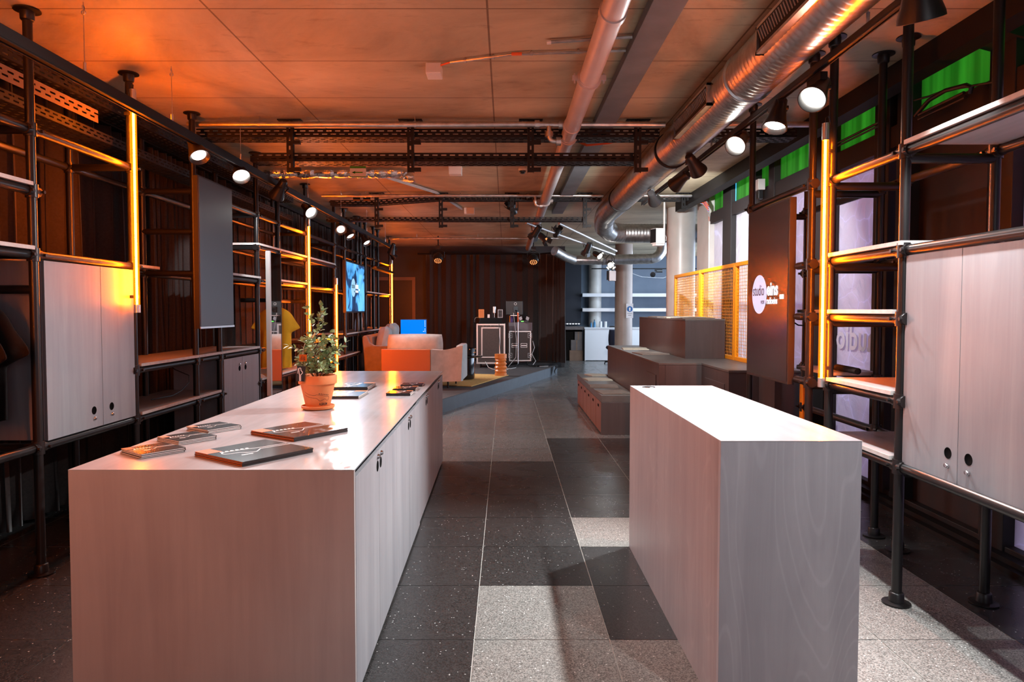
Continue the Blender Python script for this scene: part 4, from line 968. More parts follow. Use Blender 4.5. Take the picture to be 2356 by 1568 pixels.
# =================================================================== STEPPED SEATING
t = empty('seating_platform', (1.7, 9, 0), 'low front tier of the brown stepped seating with red-brown boxes in its side', 'seating')
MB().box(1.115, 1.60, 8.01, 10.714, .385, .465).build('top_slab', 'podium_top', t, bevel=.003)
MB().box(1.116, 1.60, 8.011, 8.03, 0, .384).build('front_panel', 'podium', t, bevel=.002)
MB().box(1.15, 1.58, 8.05, 10.7, .0, .384).build('core', 'black', t)
ys = [8.035, 8.53, 9.03, 9.47, 9.91, 10.37, 10.70]
for i in range(6):
    q = MB().box(1.12, 1.149, ys[i] + .008, ys[i + 1] - .008, .015, .375).build('pull_out_box', 'drawer', t, bevel=.003)
    MB().box(1.117, 1.1205, (ys[i] + ys[i + 1]) / 2 - .05, (ys[i] + ys[i + 1]) / 2 + .05, .30, .33).build('handle_hole', 'hole', q, bevel=.001)
t = empty('seating_platform', (2.0, 8.5, 0), 'wide middle tier of the brown stepped seating with small doors', 'seating')
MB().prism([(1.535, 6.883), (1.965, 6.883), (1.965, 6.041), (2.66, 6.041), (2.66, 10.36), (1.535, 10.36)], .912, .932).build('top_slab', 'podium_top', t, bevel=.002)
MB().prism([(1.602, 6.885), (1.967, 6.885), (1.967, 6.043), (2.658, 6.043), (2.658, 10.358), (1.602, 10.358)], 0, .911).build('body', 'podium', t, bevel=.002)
MB().box(1.537, 1.6015, 6.885, 10.358, .466 - .0, .911).build('side_panel', 'podium', t, bevel=.002)
MB().box(1.537, 1.6015, 6.885, 8.0, 0, .466).build('side_panel', 'podium', t, bevel=.002)
for (x, a, b, xf) in ((1.537, 7.0, 7.5, 1), (1.967, 6.15, 6.75, 1)):
    q = MB().box(x - .006, x, a, b, .12, .80).build('door', 'podium', t, bevel=.001)
    for y in ((a + b) / 2 - .035, (a + b) / 2 + .035): MB().lathe([(0, .001), (.014, .001), (.016, 0)], (x - .006, y, .66), n=16, axis=(-1, 0, 0)).build('knob', 'chrome' if x > 1.9 else 'black', q, smooth=True)
t = empty('seating_platform', (2.2, 8.7, .932), 'highest box of the brown stepped seating in front of the yellow mesh', 'seating')
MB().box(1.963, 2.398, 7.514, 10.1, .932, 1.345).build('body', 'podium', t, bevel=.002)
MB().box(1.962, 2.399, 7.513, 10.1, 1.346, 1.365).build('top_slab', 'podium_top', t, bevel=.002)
def pad(x, y, z, rz, w, d_, label, m='felt'):
    rnd = random.Random(int(x * 1000 + y * 77))
    t = MB(); N = 10
    cr, sr = math.cos(rz), math.sin(rz)
    def top(u, v):
        a = (u - .5) * w; b = (v - .5) * d_; e = min(u, 1 - u, v, 1 - v)
        return (x + a * cr - b * sr, y + a * sr + b * cr, z + .016 + .004 * math.sin(u * 5 + x * 9) * math.sin(v * 4 + y) - (.006 if e < .01 else 0))
    def bot(u, v):
        p = top(u, v); return (p[0], p[1], z + .001 + (p[2] - z - .016) * .2)
    t.grid(top, N, N); t.grid(lambda u, v: bot(1 - u, v), N, N)
    for f in (lambda u, k: (u, 0), lambda u, k: (1, u), lambda u, k: (1 - u, 1), lambda u, k: (0, 1 - u)):
        t.grid(lambda u, v, f=f: (top(*f(u, 0)) if v > .5 else bot(*f(u, 0))), N, 1)
    o = t.build('seat_pad', m, smooth=True); tag(o, label, 'seat pad', 'felt seat pads on the stepped seating'); return o
pad(1.30, 8.30, .465, .12, .36, .38, 'taupe felt seat pad on the low tier, nearest to the narrow counter')
pad(1.28, 8.95, .465, -.1, .36, .36, 'brown felt seat pad on the low tier, second from the front')
pad(1.32, 9.85, .465, .1, .36, .36, 'paler felt seat pad on the low tier, third from the front', 'felt_l')
pad(1.52 - .12, 10.5, .465, .3, .3, .3, 'felt seat pad on the low tier, farthest one mostly hidden', 'felt_l')
pad(1.76, 8.35, .932, .15, .34, .38, 'dark felt seat pad on the middle tier, the nearer of two')
pad(1.76, 9.35, .932, -.1, .34, .36, 'paler felt seat pad on the middle tier, the farther of two', 'felt_l')
pad(2.17, 8.0, 1.365, .1, .38, .4, 'felt seat pad on the highest box, nearest one')
pad(2.16, 8.55, 1.365, -.12, .36, .38, 'felt seat pad on the highest box, middle one', 'felt_l')
pad(2.15, 9.3, 1.365, .1, .34, .4, 'felt seat pad on the highest box, farthest one')
# the yellow mesh fence
def fence_panel(y0, y1, label):
    t = empty('mesh_panel', (2.43, (y0 + y1) / 2, .933), label, 'mesh fence', 'yellow mesh fence panels on the seating')
    z0, z1 = .933, 1.96; x0, x1 = 2.41, 2.45; w = .04
    MB().box(x0, x1, y0, y0 + w, z0, z1).box(x0, x1, y1 - w, y1, z0, z1).box(x0, x1, y0 + w, y1 - w, z0, z0 + w).box(x0, x1, y0 + w, y1 - w, z1 - w, z1).build('frame', 'yellow', t, bevel=.002)
    m = MB(); n = int((y1 - y0 - 2 * w) / .05)
    for k in range(1, n + 1):
        y = y0 + w + (y1 - y0 - 2 * w) * k / (n + 1); m.cyl((2.432, y, z0 + w), (2.432, y, z1 - w), .0026, n=5, cap=False)
    q = int((z1 - z0 - 2 * w) / .034)
    for k in range(1, q + 1):
        z = z0 + w + (z1 - z0 - 2 * w) * k / (q + 1); m.cyl((2.4275, y0 + w, z), (2.4275, y1 - w, z), .0026, n=5, cap=False)
    m.build('wire_mesh', 'yellow', t)
fence_panel(8.565, 9.86, 'yellow mesh fence panel farthest away, beside the pale column')
fence_panel(7.275, 8.555, 'middle yellow mesh fence panel on the stepped seating')
fence_panel(6.05, 7.265, 'nearest yellow mesh fence panel, partly behind the logo display')
o = MB().box(2.36, 2.40, 5.44, 5.50, .0, .93).build('yellow_post', 'yellow', bevel=.003); tag(o, 'yellow post low behind the logo display', 'post')

# =================================================================== STAGE
st = empty('stage', (-1, 13, 0), 'low dark stage platform with a blue-grey edge at the back of the room', 'stage')
P = [(-1.75, 7.36), (1.02, 15.17), (1.186, 15.83), (1.3, 17.45), (-2.5, 17.45), (-2.5, 7.36)]
MB().prism(P, .192, .2).build('stage_top', 'stage_top', st)
MB().prism(P, 0, .191).build('fascia', 'stage_side', st)
m = MB()
pts = [(1.02, 15.17), (1.1, 15.5), (1.186, 15.83), (1.2, 16.2)]
m.grid(lambda u, v: (.55 + .62 * u + .05 * math.sin(v * 6), 15.25 + .55 * u - .28 * v * (1 - abs(u - .5)) + .0, .232 - .0 * v + .012 * math.sin(u * 9 + v * 4)), 14, 8)
o = m.build('black_cloth', 'cloth_k', smooth=True, solid=.004); tag(o, 'black cloth lying at the stage corner under the curtain end', 'cloth')
m = MB().grid(lambda u, v: (1.07 + .015 * math.sin(v * 8) + .10 * u * (1 - v), 15.08 + .35 * u * (1 - v * .8), .235 - .20 * v), 8, 8)
o = m.build('black_cloth', 'cloth_k', smooth=True, solid=.004); tag(o, 'black cloth corner hanging down over the stage edge', 'cloth')
A = Vector((-.567, 11.306, 0)); B = Vector((.051, 13.27, 0)); dd = Vector((-.954, .3, 0)) * 1.75
m = MB().prism([tuple((A)[:2]), tuple(B[:2]), tuple((B + dd)[:2]), tuple((A + dd)[:2])], .2, .212).build('rug', 'rug', bevel=.003); tag(m, 'ochre yellow rug under the sofas on the stage', 'rug')
# wavy stool
s_ = empty('wavy_stool', (-.10, 13.15, .212), 'orange wavy cylindrical stool on the ochre rug', 'stool')
m = MB(); prof = []
def wave_pt(u, v):
    a = 2 * PI * u; z = .212 + .41 * v
    k = (v - .12) / .68
    if 0 < k < 1:
        ph = k * 4; tw = (ph % 1.0); tri = 1 - abs(2 * tw - 1)
        r = .092 + .026 * tri + .006 * math.sin(a * 2 + int(ph) * 1.3)
    else: r = .116
    if v in (0, 1): pass
    return (-.10 + r * math.cos(a), 13.15 + r * math.sin(a), z)
m.grid(wave_pt, 36, 50); m.cyl((-.10, 13.15, .615), (-.10, 13.15, .6225), .116, n=36)
m.build('wavy_body', 'stool', s_, smooth=False)
# black round table with drum base
tb = empty('side_table', (-.74, 12.45, .212), 'gloss black round side table with a drum base on the rug', 'table')
MB().lathe([(.15, 0), (.168, .012), (.175, .05), (.175, .38), (.17, .40)], (-.74, 12.45, .2125), n=40).build('drum_base', 'black_g', tb, smooth=True)
MB().lathe([(.0, .401), (.25, .401), (.26, .408), (.26, .418), (.25, .424), (0, .424)], (-.68, 12.45, .2125), n=48).build('table_top', 'black_g', tb, smooth=True)
b = empty('black_bowl', (-.72, 12.45, .637), 'shallow black round lamp-lit tray stand on the side table', 'tray')
MB().lathe([(.10, 0), (.155, .01), (.165, .13), (.158, .132), (.15, .02), (.09, .012)], (-.72, 12.45, .6375), n=36, close=True).build('rim_wall', 'black_g', b, smooth=True)
MB().lathe([(.165, .130), (.17, .138), (.155, .138)], (-.72, 12.45, .6375), n=36, close=True).build('rim', 'black_g', b, smooth=True)
m = MB()
for k in range(16):
    a = k * 2.4; m.lathe([(0, -.006), (.007, 0), (0, .006)], (-.72 + .168 * math.cos(a), 12.45 + .168 * math.sin(a), .70 if k % 2 else .76), n=8)
m.build('small_lights', 'led_warm', b)

# ---- sofas
def cushion(name, c, w, d_, h, m, parent, rz=0, tilt=0, n=14, puff=.5):
    """pillow: width w (x), thickness d (y), height h (z)"""
    R = Matrix.Rotation(rz, 3, 'Z') @ Matrix.Rotation(tilt, 3, 'X'); mb = MB()
    for sgn in (1, -1):
        def fn(u, v, sgn=sgn):
            a = (u - .5) * 2; b = (v - .5) * 2
            e = max(0, (1 - abs(a) ** 3.5)) * max(0, (1 - abs(b) ** 3.5))
            pinch = 1 - .05 * (a * a * b * b)
            p = Vector((a * w / 2 * pinch * sgn, -sgn * d_ / 2 * (e ** puff) + .0, b * h / 2 * pinch + .012 * math.sin(a * 4) * e))
            return Vector(c) + R @ p
        mb.grid(fn, n, n)
    return mb.build(name, m, parent, smooth=True)
s1 = empty('sofa', (-1.4, 11.4, .2), 'light grey velvet sofa with an orange-lit back turned to the counter', 'sofa')
def armprof(u):  # top height of the side arm along its length, 0 rear .. 1 front
    return .62 + .05 * math.sin(u * PI * .9) + .06 * u
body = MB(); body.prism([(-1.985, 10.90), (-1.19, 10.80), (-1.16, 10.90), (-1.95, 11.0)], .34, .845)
body.build('backrest', mat('orange_light_tinted_back', (.34, .14, .07), .6), s1, bevel=.012, bseg=3)  # orange tube light on the grey back is put into its colour
m = MB()
def side(u, v, off=0.0):
    x = -1.185 + .47 * u; y = 10.80 + .10 * u + .0 * v + .04 * math.sin(u * PI)
    top = .845 + .06 * max(0, u - .35) / .65 - (.02 * math.sin(u * PI))
    bot = .32 + .01 * u
    x += .03 * u * v
    return (x + off * .25, y + off, bot + (top - bot) * v)
N_ = 12
m.grid(lambda u, v: side(u, v), N_, N_); m.grid(lambda u, v: side(1 - u, v, .11), N_, N_)
m.grid(lambda u, v: (Vector(side(u, 1)) * (1 - v) + Vector(side(u, 1, .11)) * v), N_, 1)
m.grid(lambda u, v: (Vector(side(1, u)) * (1 - v) + Vector(side(1, u, .11)) * v), N_, 1)
m.grid(lambda u, v: (Vector(side(u, 0, .11)) * (1 - v) + Vector(side(u, 0)) * v), N_, 1)
m.build('armrest', 'sofa_g', s1, smooth=True)
m = MB().prism([(-.735, 10.93), (-.69, 11.0), (-.66, 11.75), (-.78, 11.75), (-.80, 11.0)], .33, .90); m.build('armrest', 'sofa_g', s1, bevel=.03, bseg=4)
MB().box(-1.93, -.80, 11.0, 11.75, .34, .58).build('seat_base', 'sofa_g', s1, bevel=.03, bseg=3)
cushion('back_cushion', (-1.47, 11.12, .88), .90, .24, .40, 'sofa_g', s1, rz=.03, tilt=-.12)
cushion('seat_cushion', (-1.37, 11.38, .62), 1.1, .74, .16, 'sofa_g', s1, puff=.25)
for x, y in ((-.93, 10.98), (-1.85, 10.98), (-.85, 11.65), (-1.85, 11.65)):
    MB().cyl((x, y, .2125 if y > 11.4 or x > -1 else .2), (x, y, .34), .013, n=10).build('leg', 'steel_m', s1, smooth=True)
s2 = empty('sofa', (-2.0, 12.2, .2), 'taupe velvet sofa along the left pipe rack with two loose cushions', 'sofa')
pr = [(-2.42, .34), (-2.48, 1.0), (-2.44, 1.03), (-2.39, 1.0), (-2.35, .90), (-2.28, .855), (-2.18, .845), (-1.72, .845), (-1.70, .34)]
for y0 in (11.82, 13.0): MB().prism(pr, y0, y0 + .11, 'Y').build('armrest', 'sofa_b', s2, bevel=.02, bseg=3)
MB().prism([(-2.46, .34), (-2.485, 1.0), (-2.44, 1.03), (-2.33, 1.0), (-2.27, .34)], 11.931, 12.999, 'Y').build('backrest', 'sofa_b', s2, bevel=.02, bseg=3)
MB().box(-2.31, -1.71, 11.931, 12.999, .34, .62).build('seat_base', 'sofa_b', s2, bevel=.03, bseg=3)
for x, y in ((-2.38, 11.9), (-1.77, 11.9), (-2.38, 13.03), (-1.77, 13.03)): MB().cyl((x, y, .2), (x, y, .34), .013, n=10).build('leg', 'steel_m', s2, smooth=True)
cushion('back_cushion', (-2.17, 12.22, .95), .58, .24, .46, 'sofa_g', s2, rz=PI / 2 + .1, tilt=.2)
cushion('back_cushion', (-2.14, 12.75, .98), .55, .24, .50, 'sofa_g', s2, rz=PI / 2 - .05, tilt=.2)
# monitor with a blue desktop
mo = empty('monitor', (-1.78, 13.45, .645), 'monitor showing a plain blue desktop behind the sofas', 'monitor')
MB().box(-2.07, -1.55, 13.45, 13.48, .975, 1.285).build('housing', 'bezel', mo, bevel=.003)
MB().box(-2.06, -1.56, 13.447, 13.45, .985, 1.275).build('screen', 'blue_scr', mo)
m = MB()
for k in range(5): m.box(-1.59, -1.58, 13.4455, 13.447, 1.245 - k * .026, 1.255 - k * .026)
for k in range(3): m.box(-1.59, -1.58, 13.4455, 13.447, 1.09 - k * .026, 1.10 - k * .026)
m.box(-1.62, -1.61, 13.4455, 13.447, 1.04, 1.05)
m.build('desktop_icons', 'led_white', mo)
MB().box(-1.86, -1.76, 13.48, 13.51, .66, 1.1).box(-1.95, -1.65, 13.4, 13.6, .646, .66).build('stand', 'black', mo)
tb = empty('console_table', (-1.78, 13.4, .2), 'low black table carrying the blue monitor', 'table')
MB().box(-2.2, -1.4, 13.25, 13.75, .615, .645).build('table_top', 'black', tb)
for x in (-2.17, -1.43):
    for y in (13.28, 13.72): MB().box(x - .015, x + .015, y - .015, y + .015, .2, .615).build('leg', 'black', tb)

# ---- flight cases
def frame_rect(m, x0, x1, z0, z1, y, w, t=.012):
    m.box(x0, x1, y - t, y, z0, z0 + w).box(x0, x1, y - t, y, z1 - w, z1).box(x0, x0 + w, y - t, y, z0 + w, z1 - w).box(x1 - w, x1, y - t, y, z0 + w, z1 - w)
def wheels(parent, x0, x1, y0, y1, z0):
    for x in (x0 + .08, x1 - .08):
        for y in (y0 + .09, y1 - .09):
            MB().cyl((x - .014, y, z0 + .042), (x + .014, y, z0 + .042), .042, n=20).box(x - .024, x + .024, y - .03, y + .03, z0 + .075, z0 + .092).build('castor', 'rubber', parent, smooth=True)
fc = empty('flight_case', (-.33, 15.3, .2), 'tall dark flight case with double pale edging, behind the orange stool', 'flight case')
MB().box(-.64, -.02, 15.0, 15.6, .292, 1.16).build('body', 'case', fc)
m = MB(); frame_rect(m, -.645, -.015, .288, 1.165, 15.0, .035); frame_rect(m, -.54, -.12, .42, 1.09, 15.0, .028)
m.box(-.645, -.63, 15.0, 15.6, 1.15, 1.165).box(-.03, -.015, 15.0, 15.6, 1.15, 1.165).build('edging', 'alu', fc, bevel=.002)
m = MB()
for k in range(7): m.lathe([(.006, 0), (.006, .006), (0, .007)], (-.58 + k * .083, 15.0, 1.115), n=8, axis=(0, -1, 0))
m.build('rivets', 'chrome', fc)
MB().box(-.51, -.15, 14.99, 15.0, .45, 1.06).build('front_panel', 'case', fc)
wheels(fc, -.64, -.02, 15.0, 15.6, .2)
fm = MB().prism([(-.60, 1.166), (-.08, 1.166), (-.12, 1.29), (-.55, 1.29)], 15.05, 15.5, 'Y').build('foam_riser', 'cloth_k', bevel=.01); tag(fm, 'dark trapezoid case top on the double-edged flight case', 'riser')
fc = empty('flight_case', (.33, 16.1, .2), 'dark flight case with two recessed handles and butterfly latches', 'flight case')
MB().box(.075, .575, 15.8, 16.4, .292, .98).build('body', 'case', fc)
m = MB(); frame_rect(m, .07, .58, .288, .985, 15.8, .026); m.build('edging', 'alu', fc, bevel=.002)
for x in (.19, .40):
    h = MB(); frame_rect(h, x - .06, x + .09, .60, .70, 15.8, .012, .016); h.box(x - .045, x + .075, 15.775, 15.79, .635, .66).build('handle', 'alu', fc, bevel=.002)
for x in (.10, .55):
    for z in (.42, .88):
        h = MB(); frame_rect(h, x - .045, x + .045, z - .055, z + .055, 15.8, .010, .014); h.cyl((x, 15.785, z), (x, 15.77, z), .018, n=10).build('latch', 'chrome', fc)
wheels(fc, .075, .575, 15.8, 16.4, .2)
gb = MB().box(.065, .60, 15.78, 16.3, .986, 1.18).build('equipment_box', mat('grey_equipment_box', (.13, .11, .12), .6), bevel=.01); tag(gb, 'plain grey-brown box on top of the flight case with handles', 'box')
# things on the cases
def grid_box(x, y, z, w, h, mk, fr, label):
    t = empty('metal_box', (x, y, z), label, 'metal box')
    MB().box(x - w / 2, x + w / 2, y, y + .08, z, z + h).build('body', mk, t, bevel=.012, bseg=3)
    m = MB(); frame_rect(m, x - w / 2 + .004, x + w / 2 - .004, z + .004, z + h - .004, y, .012, .006); m.build('frame', fr, t)
    m = MB()
    for a in range(3):
        for b in range(5): m.lathe([(.007, 0), (.007, .004), (0, .005)], (x - w * .27 + a * w * .27, y, z + h * .16 + b * h * .17), n=8, axis=(0, -1, 0))
    m.build('buttons', fr, t)
grid_box(-.54, 15.1, 1.291, .125, .19, mat('orange_light_tinted_case', (.55, .14, .03), .4), 'terra', 'small rounded metal box tinted as orange-lit on the double-edged flight case')  # orange light on the metal is put into its colours
grid_box(-.105 - .02, 15.12, 1.291, .12, .19, 'steel_m', 'plate', 'small dark rounded box with pale studs on the double-edged flight case')
t = empty('microphone', (-.255, 15.15, 1.291), 'microphone with a pale cylindrical head standing on the flight case', 'microphone')
MB().cyl((-.255, 15.15, 1.40), (-.255, 15.15, 1.54), .034, n=20).build('head', 'alu', t, smooth=True, bevel=.004)
MB().cyl((-.255, 15.15, 1.295), (-.255, 15.15, 1.40), .011, n=10).build('neck', 'chrome', t, smooth=True)
MB().lathe([(0, 0), (.04, 0), (.04, .008), (.0, .012)], (-.255, 15.15, 1.291), n=20).build('foot', 'black', t, smooth=True)
o = MB().box(-.405, -.355, 15.12, 15.17, 1.291, 1.37).build('small_device', 'alu', bevel=.004); tag(o, 'tiny pale device between the orange-tinted box and the microphone', 'device')
o = MB().tube([(-.30, 15.2, 1.291), (-.305, 15.2, 1.38), (-.33, 15.19, 1.45), (-.345, 15.19, 1.46)], .006, n=6).build('gooseneck_microphone', 'black', smooth=True); tag(o, 'thin black gooseneck microphone beside the pale microphone', 'microphone')
t = empty('headphones', (-.66, 15.1, 1.166), 'black and silver headphones at the left end of the flight case', 'headphones')
MB().tube(arc((-.625, 15.1, 1.24), .065, -.2, PI + .2, (1, 0, 0), (0, 0, 1), 10), .008, n=8).build('band', 'chrome', t, smooth=True)
MB().cyl((-.575, 15.1, 1.205), (-.548, 15.1, 1.205), .036, n=16).build('ear_cup', 'black', t, smooth=True)
MB().cyl((-.70, 15.1, 1.205), (-.675, 15.1, 1.205), .036, n=16).build('ear_cup', 'black', t, smooth=True)
mo = empty('monitor', (.19, 15.5, 1.3), 'back of a black computer monitor on a stand beside the flight cases', 'monitor')
MB().box(0.0, .385, 15.55, 15.58, 1.355, 1.67).build('housing', 'black', mo, bevel=.01)
MB().lathe([(.024, 0), (.03, .0), (.03, .003), (.024, .003)], (.215, 15.55, 1.605), n=24, axis=(0, -1, 0), close=True).build('round_logo', 'white_print', mo)
MB().box(.17, .27, 15.49, 15.55, 1.42, 1.54).cyl((.22, 15.5, 1.45), (.26, 15.44, 1.43), .02, n=10).build('mount', 'black_g', mo)
MB().box(.10, .30, 15.42, 15.56, 1.335, 1.35).build('tray', 'alu', mo)
mc = empty('monitor_stand', (.27, 15.2, .2), 'tall slim tripod stand in front of the flight case with handles', 'stand')
MB().cyl((.27, 15.35, .26), (.27, 15.35, 1.19), .012, n=10).cyl((.27, 15.35, 1.19), (.27, 15.35, 1.42), .014, n=10).build('pole', 'alu', mc, smooth=True)
for a in (.3, 2.4, 4.5): MB().tube([(.27, 15.35, .28), (.27 + .16 * math.cos(a), 15.35 + .16 * math.sin(a), .24), (.27 + .32 * math.cos(a), 15.35 + .32 * math.sin(a), .208)], .009, n=8).build('leg', 'steel_m', mc, smooth=True)
MB().cyl((.27, 15.35, 1.2), (.27, 15.35, 1.405), .0155, n=10).build('orange_sleeve', 'cable_o', mc, smooth=True)
t = empty('book_row', (.13, 15.9, 1.18), 'small purple and orange folders beside the monitor', 'folders')
MB().box(.08, .10, 15.85, 16.0, 1.181, 1.33).build('folder', 'orange_print', t); MB().box(.102, .16, 15.85, 16.0, 1.181, 1.31).build('folder', mat('purple_folder', (.05, .02, .12), .5), t)
t = empty('radio_unit', (.40, 15.85, 1.181), 'dark unit with a green display light on the grey-brown box', 'audio unit')
MB().box(.30, .52, 15.84, 16.1, 1.181, 1.225).build('body', 'black', t); MB().box(.35, .41, 15.837, 15.84, 1.195, 1.212).build('green_display', 'led_green', t)
for x, a in ((.34, .5), (.50, -.5)):
    MB().obox((x, 15.9, 1.27), (.035 * math.cos(a), 0, .035 * math.sin(a)), (-.04 * math.sin(a) * .6, 0, .04 * math.cos(a)), (0, .006, 0)).build('antenna', 'plate', t)
t = MB().prism([(.39, 1.226), (.47, 1.226), (.46, 1.36), (.42, 1.47), (.40, 1.36)], 15.95, 16.05, 'Y').build('black_bag', 'cloth_k', bevel=.015); tag(t, 'black upright bundle behind the dark audio unit', 'bag')
cb = MB(); rnd = random.Random(12)
cb.use('cable_w')
cb.tube([(-.20, 15.0, .5), (-.16, 14.97, .28), (-.05, 14.8, .208), (.10, 14.7, .206), (.22, 15.0, .207)], .006, n=6)
cb.tube([(-.45, 14.97, .34), (-.38, 14.9, .22), (-.28, 14.6, .206), (-.15, 14.45, .206), (.05, 14.5, .206)], .006, n=6)
cb.tube([(.62, 15.9, .75), (.66, 15.85, .6), (.60, 15.8, .45), (.68, 15.7, .3), (.60, 15.5, .21), (.75, 15.3, .207), (.95, 15.4, .207)], .007, n=6)
cb.tube([(.17, 15.53, 1.40), (.20, 15.48, 1.1), (.235, 15.4, .8), (.22, 15.38, .4), (.05, 15.2, .21)], .006, n=6)
cb.use('cable_k').tube([(-.02 - .13, 14.985, 1.16), (-.15, 14.97, .9), (-.12, 14.97, .6), (-.10, 14.95, .3)], .006, n=6)
o = cb.build('loose_cables', None, smooth=True); tag(o, 'loose white and black cables trailing around the flight cases', 'cables')

# ---- stage lights
def stage_light(x, y, z, label, leds='led_warm'):
    t = empty('stage_light', (x, y, z), label, 'stage light', 'round stage lights before the curtain')
    MB().lathe([(.03, .0), (.10, .015), (.115, .06), (.10, .14), (.06, .19), (.0, .20)][::-1], (x, y, z), n=28, axis=(0, .55, .8)).build('head', 'lamp_k', t, smooth=True)
    m = MB(); a = Vector((0, -.55, -.8)).normalized(); u = Vector((1, 0, 0)); v = a.cross(u)
    for ring, n in ((.03, 6), (.07, 12)):
        for k in range(n):
            q = 2 * PI * k / n; c = Vector((x, y, z)) + u * ring * math.cos(q) + v * ring * math.sin(q) + a * .002 - a * (.03 if ring > .05 else .0) * 0
            m.lathe([(0, .004), (.009, .002), (.011, -.012)], c, n=8, axis=a)
    m.build('led_dots', leds, t)
    MB().tube([(x - .13, y + .05, z + .08), (x - .135, y + .06, z + .2), (x, y + .07, z + .26), (x + .135, y + .06, z + .2), (x + .13, y + .05, z + .08)], .012, n=8).box(x - .05, x + .05, y + .02, y + .12, z + .26, z + .34).build('yoke', 'lamp_k', t)
    MB().cyl((x, y + .07, z + .33), (x, y + .07, CEIL), .012, n=8).build('drop_pole', 'steel_m', t)
stage_light(-1.48, 15.0, 2.53, 'round stage light with reddish dots hanging left of the curtain middle')
stage_light(.60, 15.0, 2.50, 'round stage light with dots hanging before the right end of the curtain')
# lighting bars with small theatre lamps
def light_bar(p0, p1, label, m='alu', r=.02):
    o = MB().cyl(p0, p1, r, n=14).build('lighting_bar', m, smooth=True); tag(o, label, 'lighting bar', 'slanting lighting bars by the duct end')
light_bar((.297, 10.2, 2.75), (1.95, 12.4, 2.46), 'bright slanting lighting bar carrying theatre lamps, the longer front one')
light_bar((.8, 10.4, 2.77), (2.05, 12.8, 2.56), 'slanting pale lighting bar behind the duct end')
def theatre_lamp(x, y, z, ztop, aim, label, lit=None, s=.78):
    t = empty('theatre_lamp', (x, y, z), label, 'theatre lamp', 'small theatre lamps on the slanting bars')
    a = Vector(aim).normalized(); c = Vector((x, y, z))
    m = MB().lathe([(0, -.22 * s), (.05 * s, -.22 * s), (.062 * s, -.16 * s), (.062 * s, -.05 * s), (.075 * s, 0), (.066 * s, 0), (.055 * s, -.03 * s)], c, n=20, axis=a, close=True); m.build('housing', 'lamp_k', t, smooth=True)
    MB().lathe([(0, -.02 * s), (.055 * s, -.028 * s)], c, n=18, axis=a, close=True).build('lens', lit or 'lens_off', t)
    u = a.orthogonal().normalized(); w = a.cross(u)
    m = MB()
    for d1, d2 in ((u, w), (-u, w), (w, u), (-w, u)):
        m.obox(c + d1 * .085 * s + a * .03 * s, d2 * .055 * s, (d1 * .35 + a).normalized() * .04 * s, d1 * .002)
    m.build('barn_doors', 'lamp_k', t)
    MB().tube([c - a * .12 * s + Vector((.07, 0, 0)), c - a * .1 * s + Vector((.075, 0, .1)), Vector((x, y, ztop)), c - a * .1 * s + Vector((-.075, 0, .1)), c - a * .12 * s + Vector((-.07, 0, 0))], .006, n=6).build('bracket', 'steel_m', t)
theatre_lamp(.42, 10.35, 2.58, 2.735, (-.4, .5, -.6), 'small theatre lamp at the left end of the slanting bar')
theatre_lamp(.62, 10.65, 2.54, 2.685, (.5, -.4, -.5), 'second theatre lamp on the slanting bar with a reddish glow', 'led_warm')
theatre_lamp(.82, 10.95, 2.72, 2.65, (.1, .3, .2), 'theatre lamp standing up on the slanting bar')
theatre_lamp(1.35, 11.6, 2.44, 2.57, (-.2, .4, -.6), 'dark theatre lamp in the middle of the slanting bar')
theatre_lamp(1.64, 12.0, 2.40, 2.51, (.45, -.75, -.35), 'lit theatre lamp at the lower end of the slanting bar', 'lens_on', .8)
theatre_lamp(1.87, 12.28, 2.26, 2.47, (.0, -.85, -.35), 'lit theatre lamp hanging next to the brown-lit column', 'lens_on', .8)
theatre_lamp(.07, 9.75, 2.93, 2.99, (-.2, -.5, .25), 'black theatre lamp clamped on the farther lower cable tray')
bx = empty('wall_speaker', (1.91, 12.1, 1.95), 'small pale box hanging below the lit lamp at the column', 'box')
MB().box(1.83, 1.95, 12.2, 12.3, 1.98, 2.16).build('cabinet', 'plate', bx, bevel=.004); MB().box(1.80, 1.83, 12.2, 12.3, 2.0, 2.16).build('grille', 'steel_m', bx)
MB().cyl((1.89, 12.27, 2.16), (1.89, 12.27, 2.4), .008, n=6).build('pole', 'steel_m', bx)
# white speaker on a pole
sp = empty('ceiling_speaker', (2.24, 10.0, 2.4), 'white wedge speaker hanging from a pole before the concrete column', 'speaker')
MB().prism([(2.10, 10.02), (2.155, 9.9), (2.285, 9.9), (2.285, 10.08), (2.16, 10.1)], 2.42, 2.64).build('cabinet', 'plastic_w', sp, bevel=.008, bseg=3)
MB().prism([(2.096, 10.015), (2.150, 9.893), (2.153, 9.897), (2.099, 10.019)], 2.435, 2.63).build('grille', 'cloth_k', sp)
MB().prism([(2.12, 10.0), (2.16, 9.91), (2.28, 9.91), (2.28, 10.07), (2.16, 10.09)], 2.39, 2.42).build('base', 'plastic_w', sp, bevel=.005)
MB().cyl((2.30, 10.03, 2.46), (2.30, 10.03, CEIL), .014, n=12).build('pole', 'plastic_w', sp, smooth=True)
MB().tube([(2.30, 10.05, 2.5), (2.33, 10.05, 2.47), (2.34, 10.05, 2.52), (2.30, 10.05, 2.58)], .005, n=6).build('cable', 'cable_w', sp)
